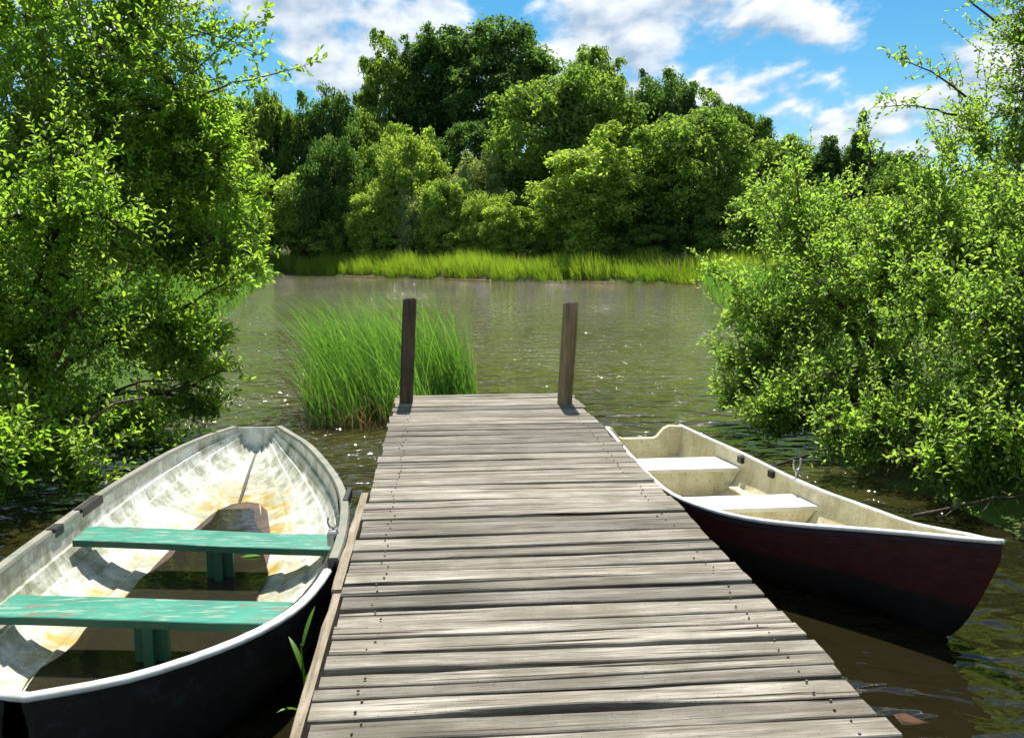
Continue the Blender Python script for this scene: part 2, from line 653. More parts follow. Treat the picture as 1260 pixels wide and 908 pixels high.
    # two mooring posts at the far corners, both leaning a little to the right
    def post(x, y, square, mat, dx, top):
        v, f = [], []
        n = 16
        zs = [-1.2, 0.0, 0.3, 0.5, 0.75, 1.0, 1.25, top - 0.012, top]
        w = 0.067
        for i, z in enumerate(zs):
            k = (z - DECK) / 1.05
            for a in range(n):
                t_ = 2 * pi * (a + 0.5) / n
                if square:
                    q = max(abs(cos(t_)), abs(sin(t_)))
                    rr = min(w / q, w * 1.32)
                else:
                    rr = w * 1.12
                rr *= 1 + 0.035 * sin(3 * t_ + z * 2) * (0.3 if square else 1) + r.normal(0, 0.008)
                if i == len(zs) - 1:
                    rr *= 0.93
                zz = z + (0.01 * cos(t_ + 1) + r.normal(0, 0.003) if i >= len(zs) - 2 else 0)
                v.append((x - ox + dx * k + rr * cos(t_), y - oy + rr * sin(t_), zz))
        for i in range(len(zs) - 1):
            for a in range(n):
                b_ = (a + 1) % n
                f.append((i * n + a, i * n + b_, (i + 1) * n + b_, (i + 1) * n + a))
        f.append(tuple((len(zs) - 1) * n + a for a in range(n)))
        return MB().add(v, f).build('mooring_post', mat, root)

    tag(post(-0.31, 8.21, True, M['post_dark'], 0.055, 1.50), 'dark brown squared mooring post at the left far corner')
    tag(post(1.28, 7.97, False, M['post_light'], 0.055, 1.47), 'lighter olive brown round mooring post at the right far corner')


build_jetty()


# ------------------------------------------------------------------ boats
def section(G0, K, G1, zg0, zg1, n, inset, nper, strakes=0, step=0.0):
    """points from gunwale G0 down to keel K and up to gunwale G1"""
    pts = []
    C = np.array([(G0[0] + G1[0]) / 2, (G0[1] + G1[1]) / 2, max(zg0, zg1) - 0.02])

    def side(G, zg):
        out = []
        if strakes:
            us = []
            for s in range(strakes):
                us += [(s / strakes + 0.002, 1.0), ((s + 0.5) / strakes, 0.5), ((s + 1) / strakes - 0.002, 0.0)]
        else:
            us = [(i / nper, 0.0) for i in range(nper + 1)]
        for u, k in us:
            th = u * pi / 2
            c = max(cos(th), 0) ** (2 / n)
            s_ = sin(th) ** (2 / n)
            p = np.array([K[0] + (G[0] - K[0]) * c, K[1] + (G[1] - K[1]) * c, zg + (K[2] - zg) * s_])
            d = C - p
            ln = np.linalg.norm(d)
            ins = min(inset + step * k, ln * 0.6)
            q = p + d / (ln + 1e-9) * ins
            if u < 0.01:
                q[2] = zg
            out.append(q)
        return out

    a = side(G0, zg0)
    b = side(G1, zg1)
    return a + b[::-1][(1 if not strakes else 0):]


def loft(mb, secs, m=0, flip=False):
    n = len(secs[0])
    v = [tuple(p) for s in secs for p in s]
    f = []
    for i in range(len(secs) - 1):
        for k in range(n - 1):
            q = (i * n + k, i * n + k + 1, (i + 1) * n + k + 1, (i + 1) * n + k)
            f.append(q[::-1] if flip else q)
    mb.add(v, f, m)


def stain_white(name, base, stain, low, zlo, zhi, amount=0.5):
    """aged white gelcoat: grime streaks and a tide of yellow-brown residue towards the bilge"""
    m, t, b = new_mat(name)
    geo = t.nodes.new('ShaderNodeNewGeometry')
    sep = t.nodes.new('ShaderNodeSeparateXYZ')
    P = geo.outputs['Position']
    L(t, P, sep.inputs[0])
    n1 = noise(t, P, 5.0, 7, 0.65, 0.4)
    streak = noise(t, mapping(t, P, scale=(14, 14, 1.6)), 1.0, 5, 0.65)
    spk = noise(t, P, 85, 3, 0.6)
    col = mixc(t, ramp(t, n1, [(0.42, 0.0), (0.62, amount)]), base, stain)
    col = mixc(t, ramp(t, streak, [(0.50, 0.0), (0.75, amount * 0.9)]), col, tuple(c * 0.75 for c in stain))
    z = math_(t, 'ADD', sep.outputs[2], math_(t, 'MULTIPLY', math_(t, 'SUBTRACT', n1, 0.5), 0.30))
    k = math_(t, 'DIVIDE', math_(t, 'SUBTRACT', z, zlo), zhi - zlo)
    pt = noise(t, P, 3.2, 5, 0.65, 0.3)
    fac = math_(t, 'MULTIPLY', ramp(t, k, [(0.0, 1.0), (1.0, 0.0)]), ramp(t, pt, [(0.42, 0.12), (0.56, 1.0)]))
    col = mixc(t, fac, col, mixc(t, ramp(t, n1, [(0.4, 0), (0.6, 1)]), low, tuple(c * 0.5 for c in low)))
    col = mixc(t, ramp(t, spk, [(0.60, 0), (0.68, 0.75)]), col, (0.07, 0.065, 0.045))
    setv(b, t, col=col, rough=0.45, spec=0.4)
    bump(t, b, n1, 0.15, 0.004)
    return m


def paint(name, col, worn, amount=0.5, rough=0.5, scale=12, axis_=None, bare=None):
    m, t, b = new_mat(name)
    v, _ = objcoord(t)
    vv = mapping(t, v, scale=axis_) if axis_ else v
    n1 = noise(t, vv, scale, 6, 0.7)
    n2 = noise(t, v, 3, 4, 0.6)
    c = mixc(t, ramp(t, n2, [(0.3, 0), (0.7, 1)]), col, tuple(x * 0.6 for x in col))
    c = mixc(t, ramp(t, n1, [(0.52, 0), (0.62, amount)]), c, worn)
    if bare:
        n3 = noise(t, mapping(t, v, scale=(2.2, 9, 9)), 2.2, 6, 0.75, 0.5)
        c = mixc(t, ramp(t, n3, [(0.57, 0), (0.63, 0.9)]), c, bare)
    setv(b, t, col=c, rough=rough, spec=0.4)
    bump(t, b, n1, 0.4, 0.003)
    return m


M['boat_white'] = stain_white('stained_white_hull_inside', (0.70, 0.71, 0.65), (0.22, 0.23, 0.13), (0.40, 0.27, 0.04), 0.06, 0.115, 0.85)
M['boat_cream'] = stain_white('cream_hull_inside', (0.68, 0.635, 0.455), (0.36, 0.30, 0.14), (0.36, 0.30, 0.13), -0.05, 0.12, 0.55)
M['rim_white'] = paint('white_rim', (0.78, 0.78, 0.74), (0.45, 0.43, 0.33), 0.5, 0.35)
M['seat_white'] = paint('white_seat', (0.80, 0.80, 0.75), (0.62, 0.58, 0.44), 0.35, 0.4, 6)
M['teal'] = paint('flaking_teal_paint', (0.030, 0.25, 0.175), (0.24, 0.33, 0.26), 0.8, 0.5, 5, (1.0, 7, 7), (0.16, 0.12, 0.085))
M['teal_edge'] = paint('dark_teal_paint', (0.007, 0.085, 0.048), (0.05, 0.08, 0.05), 0.5, 0.5, 12, None, (0.07, 0.05, 0.035))
M['rail'] = paint('worn_rail_wood', (0.26, 0.25, 0.20), (0.09, 0.17, 0.12), 0.7, 0.7, 7)
M['black'] = paint('black_rubber', (0.015, 0.015, 0.016), (0.05, 0.045, 0.04), 0.4, 0.5)
M['hull_black'] = paint('black_hull_paint', (0.012, 0.012, 0.013), (0.03, 0.05, 0.05), 0.35, 0.4)
M['steel'] = paint('galvanised_steel', (0.42, 0.42, 0.42), (0.22, 0.18, 0.14), 0.6, 0.4)
M['steel'].node_tree.nodes['Principled BSDF'].inputs['Metallic'].default_value = 0.7
M['floor_brown'] = stain_white('brown_floor_panel', (0.10, 0.052, 0.030), (0.022, 0.019, 0.014), (0.09, 0.06, 0.035), -0.4, -0.1, 0.95)


def maroon_mat():
    m, t, b = new_mat('maroon_over_black_hull')
    geo = t.nodes.new('ShaderNodeNewGeometry')
    sep = t.nodes.new('ShaderNodeSeparateXYZ')
    L(t, geo.outputs['Position'], sep.inputs[0])
    n = noise(t, geo.outputs['Position'], 9, 5, 0.6)
    z = math_(t, 'ADD', sep.outputs[2], math_(t, 'MULTIPLY', n, 0.01))
    up = mixc(t, ramp(t, n, [(0.4, 0), (0.7, 1)]), (0.056, 0.010, 0.009), (0.036, 0.007, 0.007))
    dn = (0.010, 0.008, 0.008)
    scuff = noise(t, mapping(t, geo.outputs['Position'], scale=(3, 3, 14)), 4, 5, 0.7)
    up = mixc(t, ramp(t, scuff, [(0.60, 0), (0.72, 0.5)]), up, (0.06, 0.04, 0.035))
    edge = ramp(t, math_(t, 'ADD', z, math_(t, 'MULTIPLY', math_(t, 'SUBTRACT', scuff, 0.5), 0.05)), [(0.195, 0), (0.245, 1)])
    setv(b, t, col=mixc(t, edge, dn, up), rough=ramp(t, scuff, [(0.3, 0.32), (0.7, 0.6)]), spec=0.4)
    bump(t, b, n, 0.1, 0.003)
    return m


M['maroon'] = maroon_mat()


def rainwater_mat():
    m, t, b = new_mat('bilge_rainwater')
    v, _ = objcoord(t, False)
    n = noise(t, v, 9, 3, 0.5)
    setv(b, t, col=(0.05, 0.045, 0.03), rough=0.03, spec=0.5)
    b.inputs['IOR'].default_value = 1.33
    b.inputs['Transmission Weight'].default_value = 0.6
    bump(t, b, n, 0.25, 0.01)
    return m


M['rainwater'] = rainwater_mat()


def u_lock(mb, p, yaw, s=1.0, m=0):
    R = Matrix.Rotation(yaw, 3, 'Z')
    P = Vector(p)
    pts = [(-0.030, 0, 0.075), (-0.036, 0, 0.05), (-0.030, 0, 0.022), (-0.012, 0, 0.006), (0.012, 0, 0.006), (0.030, 0, 0.022), (0.036, 0, 0.05), (0.030, 0, 0.075)]
    mb.tube([P + R @ (Vector(q) * s) for q in pts], 0.007 * s, 6, m)
    mb.tube([P + Vector((0, 0, -0.05 * s)), P + Vector((0, 0, 0.008 * s))], 0.009 * s, 6, m)


def build_left_boat():
    bx, by = -1.42, 5.0
    root = empty('rowing_boat', (bx, by, 0))
    tag(root, 'old white dinghy with two teal plank seats, moored left of the jetty', 'boat')
    # stations: left gunwale x,y, right gunwale x,y, gunwale z, keel z, fullness
    st = [(-1.55, 2.79, -1.42, 2.79, 0.42, 0.06, 3.2), (-1.82, 2.95, -1.12, 2.90, 0.415, -0.06, 3.2), (-2.00, 3.26, -0.86, 3.10, 0.41, -0.10, 3.0),
          (-2.13, 3.60, -0.68, 3.33, 0.405, -0.12, 2.9), (-2.185, 3.95, -0.575, 3.62, 0.40, -0.13, 2.8), (-2.20, 4.37, -0.525, 4.05, 0.40, -0.14, 2.7),
          (-2.20, 4.85, -0.53, 4.55, 0.40, -0.14, 2.6), (-2.20, 5.30, -0.59, 5.13, 0.40, -0.13, 2.5), (-2.18, 5.75, -0.73, 5.72, 0.40, -0.11, 2.35),
          (-2.11, 6.46, -1.01, 6.55, 0.40, -0.06, 2.1), (-1.98, 6.98, -1.22, 6.98, 0.405, 0.02, 1.9), (-1.82, 7.34, -1.40, 7.32, 0.41, 0.11, 1.7)]
    st = catmull(st, 34)
    inner, outer, gl, gr = [], [], [], []
    for (lx, ly, rx, ry, zg, zk, n) in st:
        G0, G1 = (lx - bx, ly - by), (rx - bx, ry - by)
        K = ((lx + rx) / 2 - bx, (ly + ry) / 2 - by, zk)
        inner.append(section(G0, (K[0], K[1], max(zk + 0.07, 0.01)), G1, zg - 0.003, zg - 0.003, n, 0.035, 9, strakes=6, step=0.02))
        Ko = (K[0], K[1], zk - 0.03)
        outer.append(section(G0, Ko, G1, zg - 0.006, zg - 0.006, n, 0.0, 16))
        gl.append((lx - bx, ly - by, zg))
        gr.append((rx - bx, ry - by, zg))
    mb = MB()
    loft(mb, inner, 0)
    loft(mb, outer, 1, True)
    # bow panel closing the narrow end, inside and outside
    mb.add(inner[-1], [tuple(range(len(inner[-1])))[::-1]], 0)
    po = [p + np.array([-0.004, 0.028, 0]) for p in outer[-1]]
    mb.add(po, [tuple(range(len(po)))], 1)
    n = len(po)
    mb.add(list(outer[-1]) + po, [(i, n + i, n + i + 1, i + 1) for i in range(n - 1)], 1)
    a, b_, c, d = inner[-1][0], inner[-1][-1], po[-1], po[0]
    mb.add([a, b_, c, d], [(0, 1, 2, 3)], 0)
    mb.add(outer[0], [tuple(range(len(outer[0])))], 1)
    mb.add(inner[0], [tuple(range(len(inner[0])))], 0)
    hull = mb.build('hull', [M['boat_white'], M['hull_black']], root)
    # gunwale: wooden rubbing rails down both sides, rolled white rim round the stern
    prof = [(-0.026, -0.050), (0.026, -0.050), (0.030, -0.008), (0.022, 0.010), (-0.022, 0.010), (-0.030, -0.008)]
    rim = [(0.016 * cos(a) * 1.5, 0.016 * sin(a)) for a in np.arange(8) * pi / 4]
    gl_in = [Vector(p) + (Vector((0.014, 0, 0)) if p[1] + by > 3.4 else Vector((0, 0.014, 0))) for p in gl]
    gr_in = [Vector(p) + Vector((-0.014, 0, 0)) for p in gr]
    kl = [p for p in gl_in if p.y + by >= 3.7]
    kr = [p for p in gr_in if p.y + by >= 4.0]
    MB().sweep(kl, prof).build('rubbing_rail', M['rail'], root)
    MB().sweep(kr, prof).build('rubbing_rail', M['rail'], root)
    rest = [p for p in gr_in if p.y + by < 4.05][::-1] + [p for p in gl_in if p.y + by < 3.75][1:]
    MB().sweep(rest, rim).build('stern_rim', M['rim_white'], root, smooth=True)
    # teal seats on pedestals
    def seat(a, b, dep, z0, z1, ped, pz):
        (xa, ya), (xb, yb) = a, b
        o = []
        for (x, y, z) in ((xa, ya, z0), (xb, yb, z1)):
            for dy, dz in ((0, 0), (dep, 0), (dep, -0.036), (0, -0.036)):
                o.append((x - bx, y + dy - by, z + dz))
        e = 0.004
        mb = MB()
        nseg = 8
        v, f = [], []
        for i in range(nseg + 1):
            t = i / nseg
            x, y, z = xa + (xb - xa) * t - bx, ya + (yb - ya) * t - by, z0 + (z1 - z0) * t
            w = random.uniform(-0.003, 0.003)
            z += 0.002 * sin(t * 7)
            v += [(x, y + w, z - 0.040), (x, y + w, z - e), (x, y + e + w, z), (x, y + dep - e, z), (x, y + dep, z - e), (x, y + dep, z - 0.040)]
        mi = []
        for i in range(nseg):
            for q in range(6):
                p = (q + 1) % 6
                mb.add([], [])
                f.append((i * 6 + q, (i + 1) * 6 + q, (i + 1) * 6 + p, i * 6 + p))
                mi.append(1 if q in (0, 5) else 0)
        f.append(tuple(range(6)))
        f.append(tuple(nseg * 6 + q for q in range(5, -1, -1)))
        mi += [1, 1]
        s = link('seat', mesh_py('seat', v, f, mi), [M['teal'], M['teal_edge']], root)
        px, py = ped
        mb = MB()
        mb.box((px - 0.022 - bx, py + 0.02 - by, pz), (px + 0.022 - bx, py + 0.17 - by, z0 - 0.043), 0.004)
        mb.box((px - 0.075 - bx, py + 0.065 - by, pz), (px + 0.075 - bx, py + 0.10 - by, z0 - 0.046), 0.004)
        mb.box((px - 0.09 - bx, py + 0.0 - by, pz - 0.03), (px + 0.09 - bx, py + 0.18 - by, pz + 0.002), 0.004)
        mb.build('seat_support', M['teal_edge'], s)
        return s
    seat((-2.105, 4.72), (-0.60, 4.50), 0.25, 0.315, 0.285, (-1.27, 4.60), 0.07)
    seat((-2.07, 3.74), (-0.70, 3.55), 0.24, 0.305, 0.295, (-1.33, 3.62), 0.07)
    # brown floor panel with a rounded end towards the bow
    fl = [(-1.62, 3.25), (-1.02, 3.18), (-0.98, 4.2), (-1.08, 5.2), (-1.26, 5.95), (-1.36, 6.14), (-1.46, 6.19), (-1.56, 6.14), (-1.64, 5.95), (-1.72, 5.2), (-1.74, 4.2)]
    v = [(x - bx, y - by, z) for z in (0.052, 0.068) for x, y in fl]
    n = len(fl)
    MB().add(v, [tuple(range(n, 2 * n)), tuple(range(n - 1, -1, -1))] + [(i, (i + 1) % n, n + (i + 1) % n, n + i) for i in range(n)]).build('floor_panel', M['floor_brown'], root)
    # dark gap down the inside of the stem
    k = len(st)
    sp = []
    for i in range(k - 9, k - 1):
        lx, ly, rx, ry, zg, zk, nn = st[i]
        sp.append(((lx + rx) / 2 - bx, (ly + ry) / 2 - by, max(zk + 0.07, 0.01) + 0.045))
    MB().tube(sp, [0.007, 0.011, 0.013, 0.013, 0.012, 0.011, 0.009, 0.005], 6).build('stem_strip', M['black'], root)
    # rowlock pads and rowlock
    for y0, y1 in ((4.62, 4.72), (4.98, 5.28)):
        x = -2.178
        MB().box((x - 0.022 - bx, y0 - by, 0.36), (x + 0.034 - bx, y1 - by, 0.418), 0.006).build('rowlock_pad', M['black'], root)
    MB().box((-0.60 - bx, 5.02 - by, 0.36), (-0.565 - bx, 5.30 - by, 0.416), 0.006).build('rowlock_pad', M['black'], root)
    mb = MB()
    mb.box((-0.615 - bx, 4.40 - by, 0.34), (-0.562 - bx, 4.50 - by, 0.424), 0.008)
    u_lock(mb, (-0.585 - bx, 4.45 - by, 0.43), 0.4, 0.9)
    mb.build('rowlock', M['steel'], root)
    # rainwater lying in the bilge
    w = []
    for (lx, ly, rx, ry, zg, zk, n) in st:
        if ly < 3.15 or ly > 6.0:
            continue
        w.append((lx, ly, rx, ry))
    def yy(i, s):
        lx, ly, rx, ry = w[i]
        c = (lx + rx) / 2, (ly + ry) / 2
        hw = 0.42 * (1 - 0.72 * (i / (len(w) - 1)) ** 3) * (0.75 + 0.25 * min(1, i / 3)) + 0.02 * sin(i * 1.7)
        return (c[0] + s * hw, c[1], 0.078)
    pts = [yy(i, 1) for i in range(len(w))] + [yy(i, -1) for i in range(len(w) - 1, -1, -1)]
    n = len(pts)
    me = mesh_py('rainwater', [(x - bx, y - by, z) for x, y, z in pts], [tuple(range(n))])
    o = link('rainwater', me, M['rainwater'], None, (bx, by, 0))
    tag(o, 'dark rainwater pooled in the bottom of the white dinghy', 'water', None, 'stuff')
    # a green leaf afloat on it
    v = [(-0.06, 0, 0), (-0.02, 0.022, 0.006), (0.03, 0.02, 0.008), (0.065, 0, 0.004), (0.03, -0.018, 0.006), (-0.02, -0.02, 0.004), (0, 0, 0.001)]
    f = [(0, 6, 1), (1, 6, 2), (2, 6, 3), (3, 6, 4), (4, 6, 5), (5, 6, 0)]
    o = link('fallen_leaf', mesh_py('fallen_leaf', v, f), M['shoot'], None, (-1.17, 4.98, 0.082))
    tag(o, 'small green leaf floating on the rainwater in the white dinghy', 'leaf')


build_left_boat()


def build_right_boat():
    bx, by = 2.05, 5.4
    root = empty('rowing_boat', (bx, by, 0))
    tag(root, 'cream fibreglass boat with maroon outside and two white bench seats, right of the jetty', 'boat')
    # near gunwale x,y / far gunwale x,y / z / keel z / fullness
    st = [(1.515, 7.08, 2.217, 7.11, 0.40, -0.10, 3.6), (1.505, 6.5, 2.332, 6.51, 0.39, -0.12, 3.3), (1.50, 6.0, 2.42, 6.05, 0.385, -0.13, 3.1),
          (1.505, 5.5, 2.50, 5.50, 0.375, -0.13, 2.9), (1.54, 5.08, 2.575, 5.08, 0.375, -0.12, 2.7), (1.653, 4.71, 2.625, 4.75, 0.395, -0.10, 2.5),
          (1.80, 4.45, 2.652, 4.50, 0.415, -0.08, 2.3), (2.00, 4.25, 2.675, 4.22, 0.44, -0.05, 2.1), (2.25, 4.00, 2.685, 3.96, 0.49, -0.02, 1.9),
          (2.47, 3.75, 2.68, 3.74, 0.54, -0.02, 1.75), (2.575, 3.60, 2.672, 3.60, 0.57, 0.16, 1.7), (2.650, 3.46, 2.662, 3.46, 0.605, 0.50, 1.6)]
    st = catmull(st, 34)
    inner, outer, gn, gf = [], [], [], []
    for (nx, ny, fx, fy, zg, zk, n) in st:
        G0, G1 = (nx - bx, ny - by), (fx - bx, fy - by)
        K = ((nx + fx) / 2 - bx, (ny + fy) / 2 - by, zk)
        inner.append(section(G0, (K[0], K[1], max(zk + 0.03, 0.015)), G1, zg - 0.002, zg - 0.002, n, 0.022, 16))
        outer.append(section(G0, K, G1, zg - 0.006, zg - 0.006, n, 0.0, 16))
        gn.append((nx - bx, ny - by, zg))
        gf.append((fx - bx, fy - by, zg))
    mb = MB()
    loft(mb, inner, 0)
    loft(mb, outer, 1, True)
    # stem closing the bow
    mb.add(outer[-1], [tuple(range(len(outer[-1])))], 1)
    mb.build('hull', [M['boat_cream'], M['maroon']], root, smooth=True)
    # transom with the outboard cut-out
    s0 = outer[0]
    z = st[0][4]
    x0, x1, yy = s0[0][0], s0[-1][0], s0[0][1]
    w = x1 - x0
    top = [(x1, z), (x1 - 0.12, z + 0.004), (x1 - 0.17, z - 0.02), (x1 - 0.235, z - 0.095), (x1 - 0.27, z - 0.107), (x0 + 0.16, z - 0.107), (x0 + 0.12, z - 0.095), (x0 + 0.07, z - 0.02), (x0 + 0.04, z)]
    ring = [(p[0], p[2]) for p in s0] + top[1:]
    n = len(ring)
    v = [(x, yy + 0.028, zz) for x, zz in ring] + [(x, yy - 0.028, zz) for x, zz in ring]
    f = [tuple(range(n)), tuple(range(2 * n - 1, n - 1, -1))] + [(i, n + i, n + (i + 1) % n, (i + 1) % n) for i in range(n)]
    MB().add(v, f).build('transom', M['boat_cream'], root)
    # gunwale lip all round
    prof = [(-0.014, -0.016), (0.014, -0.016), (0.017, -0.003), (0.011, 0.006), (-0.011, 0.006), (-0.017, -0.003)]
    a = [Vector(p) + Vector((0.008, 0.004, 0)) for p in gn]
    b = [Vector(p) + Vector((-0.008, 0, 0)) for p in gf]
    MB().sweep(a, prof).build('gunwale', M['rim_white'], root, smooth=True)
    MB().sweep(b, prof).build('gunwale', M['rim_white'], root, smooth=True)
    # dark rubbing strip just under the near lip
    m2 = paint('dark_purple_rubbing_strip', (0.030, 0.018, 0.034), (0.06, 0.05, 0.06), 0.4, 0.4)
    c = [Vector(p) + Vector((0.004, 0.002, -0.034)) for p in gn]
    MB().sweep(c, [(-0.011, -0.012), (0.011, -0.012), (0.011, 0.009), (-0.011, 0.009)]).build('rubbing_strip', m2, root)

    # box benches spanning the hull
    def half(y, z):
        best = min(range(len(st)), key=lambda i: abs((st[i][1] + st[i][3]) / 2 - y))
        s = inner[best]
        k = len(s) // 2
        def xat(side):
            pts = sorted([(p[2], p[0]) for p in side])
            return float(np.interp(z, [q[0] for q in pts], [q[1] for q in pts]))
        return xat(s[:k + 1]), xat(s[k:])
    def bench(yb, yf, z):
        xa, xb = half(yf, z)
        xc, xd = half(yb, z)
        la, lb = half(yf, 0.03)
        y0, y1 = yb - by, yf - by
        zt = z
        e = 0.012
        v = [(xc + .0, y0, zt), (xd, y0, zt), (xb, y1, zt), (xa, y1, zt), (xc, y0, zt - 0.028), (xd, y0, zt - 0.028), (xb, y1, zt - 0.028), (xa, y1, zt - 0.028)]
        f = [(0, 1, 2, 3), (7, 6, 5, 4), (0, 4, 5, 1), (1, 5, 6, 2), (2, 6, 7, 3), (3, 7, 4, 0)]
        s = link('bench_seat', mesh_py('bench_seat', v, f), M['seat_white'], root)
        zb = 0.045
        la, lb = half(yb, zb)
        ya_ = y0 + 0.018
        ring = [(xc + 0.01, zt - 0.03), (xd - 0.01, zt - 0.03), (half(yb, 0.1)[1], 0.1), (half(yb, 0.06)[1], 0.06), (lb, zb), (la, zb), (half(yb, 0.06)[0], 0.06), (half(yb, 0.1)[0], 0.1)]
        n = len(ring)
        v = [(x, ya_, zz) for x, zz in ring] + [(x, y1 - 0.01, zz) for x, zz in ring]
        f = [tuple(range(n))[::-1], tuple(range(n, 2 * n))] + [(i, (i + 1) % n, n + (i + 1) % n, n + i) for i in range(n)]
        MB().add(v, f).build('bench_front', M['boat_cream'], s)
    bench(6.07, 6.43, 0.27)
    bench(5.06, 5.35, 0.27)
    # moulded ledge along the inside of the far side
    ends = ((6.42, 7.05), (5.36, 6.06), (3.85, 5.05))
    for (ya, yb) in ends:
        pts = []
        for y in np.linspace(yb, ya, 12):
            xx = half(y, 0.14)[1]
            pts.append((xx - 0.030, y - by, 0.13))
        MB().sweep(pts, [(-0.045, -0.10), (-0.035, -0.10), (0.045, 0.0), (0.040, 0.008), (-0.030, 0.008), (-0.045, -0.01)][::-1]).build('side_ledge', M['boat_cream'], root, smooth=False)
    # square dark rowlock sockets and the metal rowlock on the far gunwale
    for x, y in ((2.395, 6.05), (2.465, 5.62)):
        ang = 0.15
        R = Matrix.Rotation(ang, 3, 'Z')
        MB().box((-0.018, -0.030, -0.030), (0.012, 0.030, 0.022), 0.004, rot=R, at=(x - 0.012 - bx, y - by, 0.345)).build('rowlock_socket', M['black'], root)
    mb = MB()
    u_lock(mb, (2.54 - bx, 5.40 - by, 0.42), 0.5, 1.15)
    mb.build('rowlock', M['steel'], root, smooth=True)


build_right_boat()


# ------------------------------------------------------------------ foliage
def unit(a):
    return a / (np.linalg.norm(a, axis=-1, keepdims=True) + 1e-9)


def leaves_mesh(name, P, D, Nn, ln, wd, tint, simple=False):
    n = len(P)
    D = unit(D)
    B = unit(np.cross(Nn, D))
    U = np.cross(D, B)
    ln = ln[:, None]
    wd = wd[:, None]
    if simple:
        V = np.stack([P - D * ln * .5, P + B * wd * .5 + U * wd * .12, P + D * ln * .5, P - B * wd * .5 + U * wd * .12], 1)
        base = np.arange(n)[:, None] * 4
        F = base + np.array([[0, 1, 2, 3]])
        k = 4
    else:
        fold = 0.22
        V = np.stack([P, P + D * ln * .32 + B * wd * .46 + U * wd * fold, P + D * ln * .72 + B * wd * .40 + U * wd * fold,
                      P + D * ln - U * ln * .10,
                      P + D * ln * .72 - B * wd * .40 + U * wd * fold, P + D * ln * .32 - B * wd * .46 + U * wd * fold], 1)
        base = np.arange(n)[:, None] * 6
        F = np.concatenate([base + np.array([[0, 1, 2, 3]]), base + np.array([[0, 3, 4, 5]])], 0)
        k = 6
    return mesh_np(name, V.reshape(-1, 3), F, np.repeat(tint, k))


def curve_pts(a, b, n, sag=0.0, wob=0.0, r=rng):
    a, b = np.array(a, float), np.array(b, float)
    t = np.linspace(0, 1, n)[:, None]
    p = a + (b - a) * t
    p[:, 2] += sag * np.sin(t[:, 0] * pi)
    ln = np.linalg.norm(b - a)
    w = np.cumsum(r.normal(0, 1, (n, 3)), 0)
    w -= w[0] + (w[-1] - w[0]) * t
    return p + w * wob * ln / max(n, 1)


